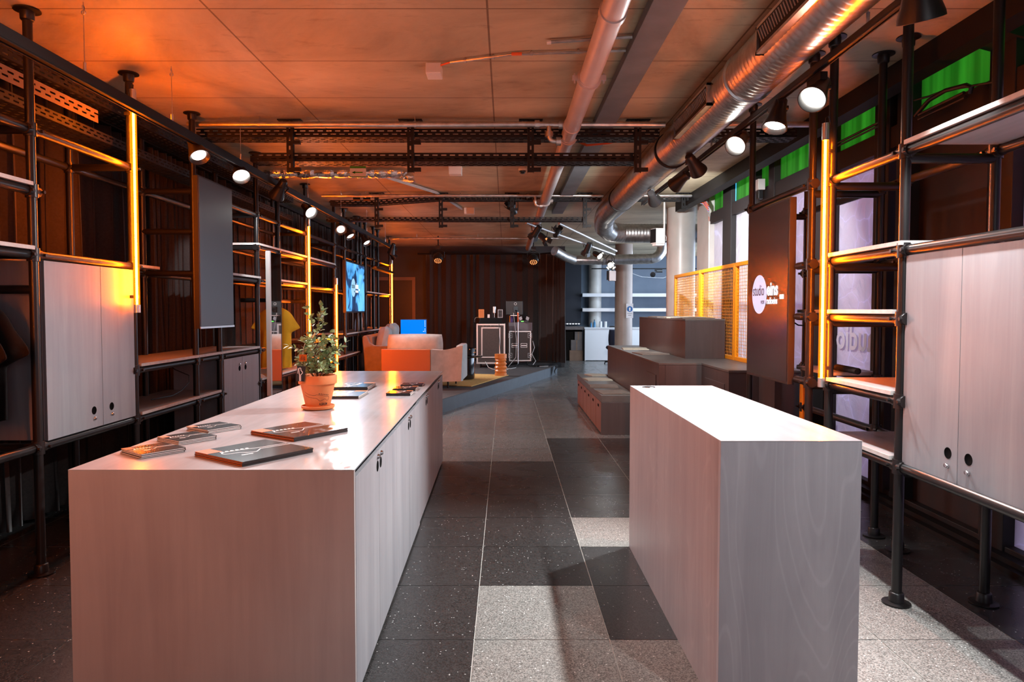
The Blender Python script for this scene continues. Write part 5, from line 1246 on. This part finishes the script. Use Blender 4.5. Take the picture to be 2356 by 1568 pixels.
# cameras clamped near the hanging frames
for i, x in enumerate((-2.07, -1.93)):
    t = empty('clamp_light', (x, 9.62, 3.0), ('left' if i == 0 else 'right') + ' one of two small black plug boxes on the left end of the farther tray', 'plug box', None)
    MB().box(x - .05, x + .05, 9.585, 9.62 - .025, 2.975, 3.03).build('body', 'steel_m', t); MB().box(x - .045, x + .045, 9.58, 9.585, 2.98, 2.992).build('label_strip', 'orange_print', t)
    MB().tube([(x, 9.59, 3.03), (x - .02, 9.59, 3.06), (x + .05, 9.59, 3.07), (x + .08, 9.6, 3.02)], .006, n=6).build('cable', 'cable_k', t)
# batten light on the left rack
t = empty('batten_light', (-2.5, 14.0, 2.3), 'black trough-shaped batten lamp on the left rack above the far shelf', 'lamp')
MB().prism([(-2.53, 2.24), (-2.50, 2.30), (-2.44, 2.30), (-2.41, 2.24), (-2.42, 2.24), (-2.445, 2.29), (-2.495, 2.29), (-2.52, 2.24)], 12.95, 15.0, 'Y').build('trough', 'steel_m', t)
MB().box(-2.505, -2.435, 13.0, 14.95, 2.275, 2.288).build('reflector', mat('orange_reflector', (.6, .3, .1), .3), t)  # plain orange base colour
MB().box(-2.62, -2.49, 13.39, 13.43, 2.30, 2.33).build('mount_arm', 'steel_m', t)

# =================================================================== FAR ROOM
for i, (z, x0, x1, mk, lab) in enumerate(((1.855, 2.25, 6.5, 'white', 'long white shelf on the far blue wall, upper one'), (1.42, 2.25, 6.5, 'alu', 'long metal-edged shelf on the far blue wall, lower one'))):
    o = MB().box(x0, x1, 20.2, 20.7, z, z + .10).build('wall_shelf', mk, bevel=.003); tag(o, lab, 'shelf')
o = MB().box(3.32, 3.62, 20.195, 20.2, 1.425, 1.515).build('lit_shelf_panel', 'led_white'); tag(o, 'small bright panel on the lower far shelf edge', 'panel')
ds = empty('office_desk', (3.1, 20, 0), 'white desk with a closed front far behind the columns', 'desk')
MB().box(2.27, 4.2, 19.73, 19.76, .02, .93).build('front_panel', 'white', ds)
MB().box(2.25, 4.3, 19.70, 20.33, .93, .965).build('desk_top', 'white', ds, bevel=.003)
MB().box(2.27, 2.30, 19.76, 20.3, .0, .93).build('side_panel', 'white', ds)
MB().box(4.17, 4.2, 19.76, 20.3, .0, .93).build('side_panel', 'white', ds)
sd = empty('side_cabinet', (4.7, 20, 0), 'white cabinet between the brown-lit column and the stepped seating', 'cabinet')
MB().box(4.35, 5.2, 19.5, 20.1, .75, 1.02).build('drawer_unit', 'white', sd, bevel=.003); MB().box(4.4, 4.45, 19.55, 20.05, 0, .75).box(5.1, 5.15, 19.55, 20.05, 0, .75).build('legs', 'white', sd)
ch = empty('office_chair', (2.95, 18.6, 0), 'navy shell office chair before the white desk', 'chair')
def shell(u, v):
    a = (u - .5) * 2.2; z = .42 + .52 * v; r = .26 * (1 - .18 * v * v) * (1 - .25 * (1 - v) ** 3)
    return (2.97 + r * math.sin(a) * 1.0, 18.55 - r * math.cos(a) * .8, z + .0)
MB().grid(shell, 16, 12).build('back_shell', 'navy', ch, smooth=True, solid=.04)
MB().lathe([(0, .40), (.22, .40), (.26, .44), (.24, .49), (0, .50)], (2.97, 18.62, 0), n=28).build('seat', 'navy', ch, smooth=True)
MB().cyl((2.97, 18.62, .06), (2.97, 18.62, .40), .025, n=12).build('column', 'steel_m', ch, smooth=True)
m = MB()
for k in range(5):
    a = k * 2 * PI / 5 + .3; m.tube([(2.97, 18.62, .09), (2.97 + .28 * math.cos(a), 18.62 + .28 * math.sin(a), .05), (2.97 + .29 * math.cos(a), 18.62 + .29 * math.sin(a), .0)], .018, n=8)
m.build('foot_star', 'steel_m', ch)
bw = MB().box(1.56, 2.24, 20.45, 20.6, 1.02, 3.0); bw = bw.build('notice_board', 'wall_navy'); tag(bw, 'large black board between the stage curtain and the far shelves', 'board')
m = MB()
for k in range(6): m.box(1.72 + k * .085, 1.775 + k * .085, 20.44, 20.45, 1.045, 1.065)
o = m.build('lit_marks', 'led_white'); tag(o, 'row of six tiny lit marks along the bottom of the black panel', 'indicator lights')
lc = empty('low_counter', (1.9, 20, 0), 'brown low counter with cartons beneath it beside the stage curtain', 'counter')
MB().box(1.56, 2.26, 19.75, 20.4, .90, .985).build('top', 'carton_g', lc); MB().box(1.56, 1.60, 19.77, 20.38, 0, .9).build('side', 'carton_g', lc); MB().box(1.60, 2.26, 20.30, 20.38, 0, .9).build('back', 'steel_m', lc)
for (x0, x1, z0, z1, mk, lab) in ((1.84, 2.22, 0, .30, 'carton', 'brown carton on the floor under the low counter'), (1.88, 2.21, .301, .60, 'carton_g', 'greyish carton stacked on the brown one under the low counter'), (1.99, 2.20, .601, .84, 'carton_g', 'smallest grey crate on top of the stacked cartons')):
    t = empty('carton', ((x0 + x1) / 2, 20, z0), lab, 'box'); MB().box(x0, x1, 19.82, 20.15, z0, z1).build('box_body', mk, t, bevel=.003)
    MB().box((x0 + x1) / 2 - .02, (x0 + x1) / 2 + .02, 19.818, 19.82, z0 + .001, z1 - .001).build('tape', 'carton', t)
for i, (x, h, r, mk, lab) in enumerate(((2.46, .16, .03, 'glass_b', 'blue bottle at the left end of the white desk'), (2.56, .22, .035, 'glass_b', 'taller blue bottle on the white desk'), (2.74, .17, .04, 'white', 'white cup on the white desk, left of two'), (2.88, .17, .04, 'white', 'white cup on the white desk, right of two'))):
    if mk == 'glass_b':
        t = empty('bottle', (x, 19.85, .965), lab, 'bottle'); MB().lathe([(0, 0), (r, 0), (r, h * .6), (r * .4, h * .78), (r * .4, h * .92), (0, h * .92)], (x, 19.85, .9655), n=20, close=True).build('glass_body', mk, t, smooth=True); MB().cyl((x, 19.85, .9655 + h * .92), (x, 19.85, .9655 + h), r * .5, n=12).build('cap', 'black', t)
    else:
        o = MB().lathe([(0, 0), (r, 0), (r, h), (r - .004, h), (r - .004, .01), (0, .01)], (x, 19.85, .9655), n=24, close=True).build('cup', mk, smooth=True); tag(o, lab, 'cup')
t = MB().prism([(2.98, .9655), (3.22, .9655), (3.20, .99), (3.08, 1.01), (3.02, 1.0)], 19.8, 19.95, 'Y').build('telephone', 'black', bevel=.006); tag(t, 'flat dark handset lying on the white desk', 'telephone')
t = empty('pen_holder', (3.55, 19.85, .966), 'black pen holder with pens on the white desk beside the column', 'pen holder')
MB().lathe([(0, 0), (.04, 0), (.04, .09), (.035, .09), (.035, .01), (0, .01)], (3.52, 19.85, .9655), n=18, close=True).build('cup', 'black', t)
for k, (dx, mk) in enumerate(((-.06, 'black'), (.02, 'glass_b'), (.05, 'black'))): MB().cyl((3.52, 19.85 + .01 * k, .98), (3.52 + dx, 19.85 + .01 * k, 1.14), .005, n=6).build('pen', mk, t)
m = MB().grid(lambda u, v: (4.4 + .6 * u, 19.55 + .35 * v, 1.021 + .16 * math.sin(PI * u) ** .6 * math.sin(PI * v) ** .5 + .02 * math.sin(u * 17) * math.sin(v * 11) * math.sin(PI * v)), 26, 14)
o = m.build('black_jacket', 'cloth_k', smooth=True, solid=.004); tag(o, 'crumpled black jacket on the white cabinet beside the brown-lit column', 'jacket')
fl2 = empty('track_spotlight', (4.1, 18.5, 2.5), 'tiny black spotlight on a thin rail under the small elbow duct', 'spotlight')
MB().lathe([(0, -.1), (.05, -.1), (.07, -.02), (.07, .05), (0, .06)], (3.95, 18.5, 2.42), n=20, axis=(-.3, -1, -.2)).build('housing', 'lamp_k', fl2, smooth=True)
MB().cyl((4.05, 18.5, 2.5), (4.2, 18.5, 2.5), .03, n=12).box(4.0, 4.2, 18.49, 18.52, 2.5, 2.56).cyl((3.95, 18.5, 2.45), (4.1, 18.5, 2.5), .012, n=8).build('adapter', 'lamp_k', fl2)
o = MB().box(2.3, 6.5, 18.5, 18.53, 2.56, 2.59)
for x in (2.6, 4.4, 6.2): o.cyl((x, 18.515, 2.59), (x, 18.515, CEIL), .004, n=6)
o = o.build('lighting_rail', 'steel_m'); tag(o, 'thin black rail in front of the far blue wall', 'lighting rail')
o = MB().tube([(3.08, 17.1, 2.40), (3.3, 17.5, 2.36), (3.6, 18.2, 2.34), (4.2, 18.4, 2.32), (4.8, 18.515, 2.52)], .004, n=5).build('sagging_cable', 'cable_w'); tag(o, 'thin white cable sagging in front of the far blue wall', 'cable')
# =================================================================== THINGS ON THE LEFT COUNTER
TOP = .879
HEAD = [(1.0, .56), (.62, .52), (.56, .54), (.50, .60), (.44, .64), (.36, .60), (.30, .53), (.24, .50), (.18, .50), (.13, .46), (.12, .40), (.16, .36), (.22, .35), (.50, .40), (.56, .43), (.62, .44), (1.0, .48)]
def smooth_poly(P, n=4):
    out = []
    for i in range(len(P) - 1):
        p0, p1, p2, p3 = P[max(i - 1, 0)], P[i], P[i + 1], P[min(i + 2, len(P) - 1)]
        for k in range(n):
            t = k / n
            out.append(tuple(.5 * ((2 * p1[j]) + (-p0[j] + p2[j]) * t + (2 * p0[j] - 5 * p1[j] + 4 * p2[j] - p3[j]) * t * t + (-p0[j] + 3 * p1[j] - 3 * p2[j] + p3[j]) * t ** 3) for j in range(2)))
    out.append(P[-1]); return out
def ribbon(mb, P, w, f):
    """flat line of width w along 2-D points, mapped to 3-D by f"""
    L = []; R_ = []
    for i, p in enumerate(P):
        a, b = P[max(i - 1, 0)], P[min(i + 1, len(P) - 1)]
        d = Vector((b[0] - a[0], b[1] - a[1])).normalized(); n = Vector((-d.y, d.x)) * w / 2
        L.append(f(p[0] + n.x, p[1] + n.y)); R_.append(f(p[0] - n.x, p[1] - n.y))
    n = len(P); mb.add(L + R_, [(i, i + 1, n + i + 1, n + i) for i in range(n - 1)])
def sleeve_stack(cx_, cy_, rz, size, n, where, grp, flip=0, edge='paper', th=.0062):
    ex = Vector((math.cos(rz), math.sin(rz), 0)); ey = Vector((-math.sin(rz), math.cos(rz), 0)); rnd = random.Random(int(abs(cx_ * 997 + cy_ * 131)))
    names = {2: ['topmost', 'bottom'], 3: ['topmost', 'middle', 'bottom'], 4: ['topmost', 'second from top', 'third from top', 'bottom']}[n]
    for k in range(n):
        z = TOP + .0004 + th * k; lvl = names[n - 1 - k]
        off = ex * rnd.uniform(-.0025, .0025) + ey * rnd.uniform(-.0025, .0025)
        o3 = Vector((cx_, cy_, z)) + off; h = size / 2
        t = empty('record_sleeve', tuple(o3), '%s square black sleeve of the %s' % (lvl, where), 'record sleeve', grp)
        def F(x, y, dz=0.0):
            if flip: x, y = 1 - x, 1 - y
            return o3 + ex * ((y_ := 0) + (x - .5) * size) + ey * ((y - .5) * size) + Vector((0, 0, dz))
        m = MB(); m.obox(o3 + Vector((0, 0, th * .92)), ex * h, ey * h, Vector((0, 0, th * .08))); m.obox(o3 + Vector((0, 0, th * .10)), ex * h, ey * h, Vector((0, 0, th * .09)))
        m.obox(o3 + Vector((0, 0, th * .5)) + (ey * (h - .001) if not flip else -ey * (h - .001)), ex * h, ey * .001, Vector((0, 0, th * .45)))
        if edge != 'paper': m.obox(o3 + Vector((0, 0, th * .5)) + ex * (h - .001), ex * .001, ey * h, Vector((0, 0, th * .45)))
        m.build('cover', 'cover', t)
        MB().obox(o3 + Vector((0, 0, th * .5)), ex * (h - .0012), ey * (h - .0025), Vector((0, 0, th * .3))).build('inner_sleeve', edge, t)
        if k == n - 1:
            p = MB(); G = lambda x, y: F(y * .92 + .02, x, th + .0004)
            ribbon(p, smooth_poly(HEAD), .014, lambda a, b: G(a, b))
            for q in range(6):
                c = (.17 + .065 * q, .31 + .008 * q); pts = [(c[0] + .021 * math.cos(s), c[1] + .026 * math.sin(s)) for s in [PI * 2 * i / 10 for i in range(10)]]
                p.add([G(*w) for w in pts], [tuple(range(10))])
            p.add([G(.22, .67), G(.36, .69), G(.36, .72), G(.22, .70)], [(0, 1, 2, 3)])
            p.build('white_drawing', 'white_print', t)
            p = MB(); p.add([F(.0, .0, th + .0005), F(.27, .0, th + .0005), F(.27, .2, th + .0005), F(.0, .2, th + .0005)], [(0, 1, 2, 3)]); p.build('orange_corner', 'orange_print', t)
sleeve_stack(-1.448, 2.80, -.66, .178, 3, 'small stack at the front left corner', 'small sleeves in the front left stacks')
sleeve_stack(-1.435, 3.07, -.62, .178, 3, 'small front stack lying second from the front left corner', 'small sleeves in the front left stacks')
sleeve_stack(-1.430, 3.345, -.60, .178, 3, 'small front stack just left of the farther large stack', 'small sleeves in the front left stacks')
sleeve_stack(-1.02, 2.765, -.62, .325, 3, 'large stack nearest to the front edge of the counter', 'large sleeves in front of the plant', edge='orange_print')
sleeve_stack(-.98, 3.245, -.60, .315, 3, 'large stack between the front large stack and the plant', 'large sleeves in front of the plant', edge='orange_print')
sleeve_stack(-1.13, 4.66, .0, .315, 3, 'large stack right behind the pot, nearer of two', 'large sleeves behind the plant', flip=1)
sleeve_stack(-1.165, 5.14, .0, .315, 4, 'large stack behind the pot, farther of two', 'large sleeves behind the plant', flip=1)
sleeve_stack(-.735, 4.74, .0, .165, 3, 'small stack at the right counter edge, nearest of three', 'small sleeves at the back right of the counter', flip=1)
sleeve_stack(-.735, 5.02, .0, .165, 3, 'small stack at the right counter edge, middle of three', 'small sleeves at the back right of the counter', flip=1)
sleeve_stack(-.725, 5.32, .0, .165, 2, 'small stack at the right counter edge, farthest of three', 'small sleeves at the back right of the counter', flip=1)

# ---- potted plant
PXc, PYc = -1.113, 4.05
pt = empty('potted_plant', (PXc, PYc, TOP), 'leafy olive-like shrub in a terracotta pot on the grey counter', 'plant')
MB().lathe([(0, .001), (.082, .001), (.094, .008), (.098, .022), (.093, .024), (.085, .012), (0, .010)], (PXc, PYc, TOP), n=48, close=True).build('saucer', 'terra', pt, smooth=True)
MB().lathe([(0, .013), (.066, .013), (.070, .016), (.099, .150), (.107, .150), (.111, .154), (.112, .198), (.109, .202), (.101, .202), (.098, .190), (.094, .170), (0, .170)], (PXc, PYc, TOP), n=56, close=True).build('pot', 'terra', pt, smooth=True)
MB().lathe([(0, .182), (.06, .180), (.0955, .176), (.0955, .170), (0, .170)], (PXc, PYc, TOP), n=32, close=True).build('soil', 'soil', pt, smooth=True)
# drawing and lettering wrapped on the pot
def potmap(a, h):  # a: metres sideways from the camera-facing point, h: height above the counter
    r = .070 + (h - .016) / (.150 - .016) * .029 + .0006; th0 = math.atan2(-PYc, -PXc) + .02; q = th0 + a / r
    return Vector((PXc + r * math.cos(q), PYc + r * math.sin(q), TOP + h))
m = MB()
PP = [(-.085, .108), (-.06, .096), (-.035, .090), (-.018, .089), (-.010, .093), (.0, .092), (.035, .085), (.060, .081), (.068, .073), (.064, .062), (.054, .057), (.045, .063), (.038, .066), (.018, .058), (.008, .056), (-.002, .066), (-.012, .072), (-.035, .075), (-.06, .080), (-.085, .090)]
PP2 = []
for p, q in zip(smooth_poly(PP, 4), smooth_poly(PP, 4)[1:]): PP2.append(p)
ribbon(m, PP2 + [PP[-1]], .0018, potmap)
for k in range(6):
    c = (.006 + .0108 * k, .0985 - .0018 * k); m.add([potmap(c[0] + .0032 * math.cos(s), c[1] + .0032 * math.sin(s)) for s in [PI * 2 * i / 8 for i in range(8)]], [tuple(range(8))])
me = text_mesh('ALBAUM', .021, 0.0, bold=.0004)
m.add([potmap(v.co.x * .62 + .004, v.co.y + .030) for v in me.vertices], [tuple(p.vertices) for p in me.polygons])
m.build('drawing', 'ink', pt)
# stems and leaves
rnd = random.Random(21); stems = MB(); leaves = MB()
def leaf(p, d, L, w, roll):
    d = Vector(d).normalized(); s_ = d.cross(Vector((0, 0, 1)));
    if s_.length < .1: s_ = Vector((1, 0, 0))
    s_.normalize(); s_ = (Matrix.Rotation(roll, 3, d) @ s_); nrm = s_.cross(d)
    prof = [(0, .05), (.18, .62), (.45, 1.0), (.72, .82), (.92, .35), (1.0, .03)]
    V = []
    for t, k in prof:
        c = Vector(p) + d * L * t - nrm * (L * .18 * t * t)
        V += [c - s_ * w * k + nrm * w * .22 * k, c, c + s_ * w * k + nrm * w * .22 * k]
    leaves.add(V, [(3 * i + a, 3 * i + a + 1, 3 * i + a + 4, 3 * i + a + 3) for i in range(5) for a in (0, 1)])
def branch(p, d, L, r, depth, dens=1.0):
    pts = [Vector(p)]; d = Vector(d).normalized(); n = max(4, int(L / .018))
    for i in range(n):
        d = (d + Vector((rnd.uniform(-.12, .12), rnd.uniform(-.12, .12), rnd.uniform(-.02, .10)))).normalized()
        pts.append(pts[-1] + d * L / n)
        if i > n * .12 and depth <= 2:
            for sgn in (-1, 1):
                if rnd.random() < .92 * dens:
                    side = d.cross(Vector((rnd.uniform(-1, 1), rnd.uniform(-1, 1), rnd.uniform(-.3, .3)))).normalized()
                    leaf(pts[-1], d * .55 + side * sgn * .8 + Vector((0, 0, .15)), rnd.uniform(.028, .044), rnd.uniform(.0085, .013), rnd.uniform(-1, 1))
    stems.tube(pts, [r * (1 - .6 * i / n) for i in range(n + 1)], n=6)
    leaf(pts[-1], d, .034, .010, 0); return pts
base = Vector((PXc, PYc, TOP + .182))
trunk = branch(base + Vector((.0, 0, 0)), (.06, 0, 1), .24, .0045, 3, .3)
top = branch(trunk[-1], (.12, 0, 1), .20, .0030, 1, .9)
branch(trunk[-3], (-.22, .05, 1), .22, .0026, 1, .8)
branch(top[4], (.35, -.1, 1), .10, .002, 1, 1); branch(trunk[-1], (.45, 0, .9), .15, .0024, 1, 1)
for k in range(40):
    a = k * 2.39996; i = 1 + (k * 5) % (len(trunk) - 3); up = rnd.uniform(.25, .9)
    L = rnd.uniform(.08, .165) * (1.05 - .35 * i / len(trunk) * .6)
    branch(trunk[i] if k % 3 else base + Vector((.02 * math.cos(a), .02 * math.sin(a), .0)), (math.cos(a), math.sin(a) * .9, up if k % 3 else up + .7), L, .0022, 1, 1)
branch(trunk[6], (1, -.1, .32), .20, .0022, 1, .8); branch(trunk[7], (-1, -.2, .35), .17, .0022, 1, .9)
stems.build('stems', 'stem', pt, smooth=True)
leaves.build('foliage', 'leaf', pt, smooth=True)
# tags hung on the plant
t = empty('plant_tag', (-1.168, 3.95, 1.168), 'small square orange tag hanging from the left side of the plant', 'tag')
m = MB().box(-1.189, -1.146, 3.944, 3.945, 1.168, 1.208); m.build('card', 'orange_print', t)
m = MB()
for k, h in enumerate((.012, .020, .028, .016, .024, .018)): m.box(-1.183 + k * .005, -1.181 + k * .005, 3.9432, 3.944, 1.176, 1.176 + h)
m.build('black_marks', 'ink', t)
MB().tube([(-1.168, 3.945, 1.207), (-1.169, 3.955, 1.24), (-1.165, 3.98, 1.27)], .0014, n=5).build('string', 'cable_w', t)
t = empty('plant_tag', (-1.185, 3.92, 1.06), 'black tag with a white guitar head drawing leaning over the pot rim', 'tag')
o_ = Vector((-1.205, 3.925, 1.058)); ux = Vector((.94, .25, -.06)).normalized(); uz = Vector((.10, .02, 1)).normalized(); un = ux.cross(uz)
MB().obox(o_ + ux * .024 + uz * .042, ux * .024, uz * .044, un * .0006).build('card', 'ink', t)
m = MB(); ribbon(m, smooth_poly([(b_ * .0 + p[1] * 1.0, 1 - p[0]) for p in HEAD for b_ in (0,)]), .05, lambda a, b: o_ + ux * ((a - .2) * .075) + uz * (b * .085) + un * .0012)
for q in range(6):
    c = o_ + ux * .0065 + uz * (.045 + .0055 * q) + un * .0012; m.obox(c, ux * .0022, uz * .0016, un * .0001)
m.build('white_drawing', 'white_print', t)
MB().tube([o_ + ux * .03 + uz * .084, o_ + ux * .035 + uz * .12, o_ + ux * .05 + uz * .16 + Vector((0, .04, 0))], .0012, n=5).build('string', 'cable_k', t)

# =================================================================== CLOTHES
def garment(name, x, y, ztop, w, L, m, label, cat, hang, grp=None, thick=.05, top=1.0, rail_z=1.575, seed=1):
    """short-sleeved shirt facing the camera: w half body width, L length, top scales the shoulder and sleeve part"""
    t = empty(name, (x, y, ztop - L), label, cat, grp)
    prof = [(0, .055), (.010, .085), (.035, .135), (.068, .184), (.11, .212), (.157, .238), (.20, .266), (.245, .296), (.258, .292), (.275, .262), (.292, .232), (.305, .206)]
    prof = [(d * top, h * (1 + (top - 1) * .8) if d < .27 else (h * (1 + (top - 1) * .8) * .5 + h / .206 * w * .5 if d < .30 else w)) for d, h in prof]
    prof += [(prof[-1][0] + (L - prof[-1][0]) * k / 10, w * (1 + .03 * k / 10)) for k in range(1, 11)]
    m1 = MB(); nu = 44
    def P(u, i):
        d, h = prof[i]; a = 2 * PI * u; c = math.cos(a); s_ = math.sin(a)
        px = h * (abs(c) ** .8) * (1 if c > 0 else -1); q = abs(px) / w
        drop = d + (.0 if i else 0); slv = max(0, q - 1)
        th = thick * (.35 + .65 * min(1, d / .12)) * (1 - .35 * min(1, q) ** 3) * (1 - .5 * min(1, slv * 2))
        f = (.008 * math.sin(px * 38 + seed) + .005 * math.sin(px * 71 + d * 9 + seed)) * min(1, d / .2) + .006 * math.sin(d * 30 + px * 20) * slv * 2
        hem = .012 * math.sin(px * 22 + seed) if i == len(prof) - 1 else 0
        return (x + px, y + th * s_ + f, ztop - drop + hem)
    n = len(prof); v = [P(k / nu, i) for i in range(n) for k in range(nu)]
    m1.add(v, [(i * nu + k, i * nu + (k + 1) % nu, (i + 1) * nu + (k + 1) % nu, (i + 1) * nu + k) for i in range(n - 1) for k in range(nu)])
    m1.build('shirt_body', m, t, smooth=True, subsurf=1)
    # collar ring
    MB().tube([(x + .075 * math.cos(a), y + .03 * math.sin(a), ztop - .008 - .018 * (math.sin(a) < 0) * abs(math.sin(a))) for a in [2 * PI * k / 20 for k in range(21)]], .006, n=6).build('collar', m, t, smooth=True)
    h = empty('clothes_hanger', (x, y, ztop - .03), hang, 'hanger')
    MB().tube([(x - w * .8, y, ztop - .085 * top), (x - .02, y, ztop - .006), (x, y, ztop + .006), (x + .02, y, ztop - .006), (x + w * .8, y, ztop - .085 * top)], .006, n=8).build('shoulder_bar', 'black', h, smooth=True)
    MB().tube([(x, y, ztop + .004), (x, y, rail_z - .02)] + arc((x, y, rail_z), .030, -PI / 2, PI * .9, (1, 0, 0), (0, 0, 1), 8), .0022, n=6).build('hook', 'chrome', h, smooth=True)
    return t
garment('tee_shirt', -2.785, 8.30, 1.50, .190, .74, 'tee', 'mustard yellow short-sleeved shirt hanging in the left rack behind the mirror', 'shirt', 'black hanger holding the mustard yellow shirt behind the mirror', seed=4)
gB = 'black shirts at the left edge'
garment('tee_shirt', -2.86, 3.62, 1.54, .22, .66, 'cloth_k', 'black short-sleeved shirt hanging at the left edge, the nearest one', 'shirt', 'black hanger holding the nearest black shirt at the left edge', grp=gB, seed=8, top=1.22, thick=.055)
garment('tee_shirt', -2.84, 3.46, 1.51, .22, .63, 'cloth_k', 'black short-sleeved shirt hanging at the left edge, just behind the nearest one', 'shirt', 'black hanger holding the second black shirt at the left edge', grp=gB, seed=11, top=1.15, thick=.05)

# =================================================================== SMALL THINGS
for (y0, y1, z1, mk, lab) in ((12.28, 12.62, 1.33, 'plate', 'small grey arched board standing on the shelf below the television'), (12.64, 12.93, 1.40, 'white', 'small white arched card with orange drawing on the shelf below the television')):
    t = empty('arched_card', (-2.70, (y0 + y1) / 2, 1.092), lab, 'card')
    yc = (y0 + y1) / 2; hw = (y1 - y0) / 2
    P_ = [(y0, 1.0925), (y1, 1.0925)] + [(yc + hw * math.cos(a), z1 - hw + hw * math.sin(a)) for a in [PI * i / 12 for i in range(13)]]
    MB().prism(P_, -2.71, -2.70, 'X').build('board', mk, t)
    if mk == 'white': MB().lathe([(0, 0), (.05, 0), (.05, .001)], (-2.70, yc, 1.22), n=16, axis=(1, 0, 0)).lathe([(0, 0), (.03, 0), (.03, .001)], (-2.70, yc + .05, 1.13), n=12, axis=(1, 0, 0)).build('orange_drawing', 'orange_print', t)
o = MB().tube([(-2.98, 5.93, 1.04), (-2.86, 5.92, .95), (-2.74, 5.92, .90), (-2.74, 5.92, .84), (-2.76, 5.82, .78), (-2.76, 5.66, .757), (-2.80, 5.4, .757)], .004, n=6).build('loose_cable', 'cable_k', smooth=True); tag(o, 'thin black cable hanging onto the low shelf of the left rack', 'cable')
o = MB().tube([(2.22, 4.62, 1.075), (2.20, 4.5, 1.082), (2.2, 4.42, 1.080), (2.18, 4.25, 1.083)], .016, n=10).build('cable_sleeve', 'rubber', smooth=True); tag(o, 'thick black ribbed sleeve lying on the third shelf of the right rack', 'cable sleeve')
m = MB()
for k in range(30): m.lathe([(.016, -.003), (.021, 0), (.016, .003)], (2.19 + .0008 * k, 4.26 + .011 * k, 1.083), n=10, axis=(0, 1, 0), close=True)
q = m.build('ribs', 'rubber', o); 
o = MB().tube([(1.93, 4.9, 1.5), (1.97, 4.85, 1.42), (2.0, 4.7, 1.36), (2.0, 4.62, 1.36)], .005, n=6).build('screen_cable', 'cable_k', smooth=True); tag(o, 'thin black cable curling out behind the logo display', 'cable')
cb = MB()
cb.tube([(2.8, 4.765, 2.90), (2.8, 4.6, 2.875), (2.8, 4.46, 2.865), (2.8, 3.99, 2.77)], .007, n=6)
cb.tube([(2.8, 4.75, 2.79), (2.8, 4.60, 2.85), (2.8, 4.43, 2.86), (2.8, 4.23, 2.83), (2.8, 4.18, 2.80), (2.8, 4.20, 2.77)], .014, n=8)
cb.tube([(2.8, 4.71, 2.785), (2.8, 4.25, 2.79)], .011, n=6).tube([(2.8, 4.71, 2.755), (2.8, 4.24, 2.757)], .009, n=6)
o = cb.build('black_cables', 'cable_k', smooth=True); tag(o, 'black cables looping before the green window strip at the upper right', 'cables')
cb = MB().tube([(2.82, 6.1, 2.88), (2.82, 5.2, 2.88)], .010, n=6).tube([(2.82, 6.1, 2.855), (2.82, 5.2, 2.855)], .008, n=6)
o = cb.build('black_cables', 'cable_k', smooth=True); tag(o, 'two straight black cables along the green strip above the orange tube', 'cables')
# conduit box on the window transom
t = empty('window_sensor', (2.86, 7.7, 2.72), 'small pale box with a black cable gland on the window transom left of the display', 'sensor box')
MB().box(2.80, 2.88, 7.68, 7.80, 2.80, 2.92).build('box', 'plastic_w', t, bevel=.005); MB().box(2.81, 2.87, 7.70, 7.78, 2.70, 2.80).build('gland', 'black', t, bevel=.01)
# vertical closed panels behind the big display
o = MB().box(2.2, 2.26, 5.6, 5.95, 0, .93).build('side_board', 'podium'); tag(o, 'dark board standing low behind the logo display', 'board')
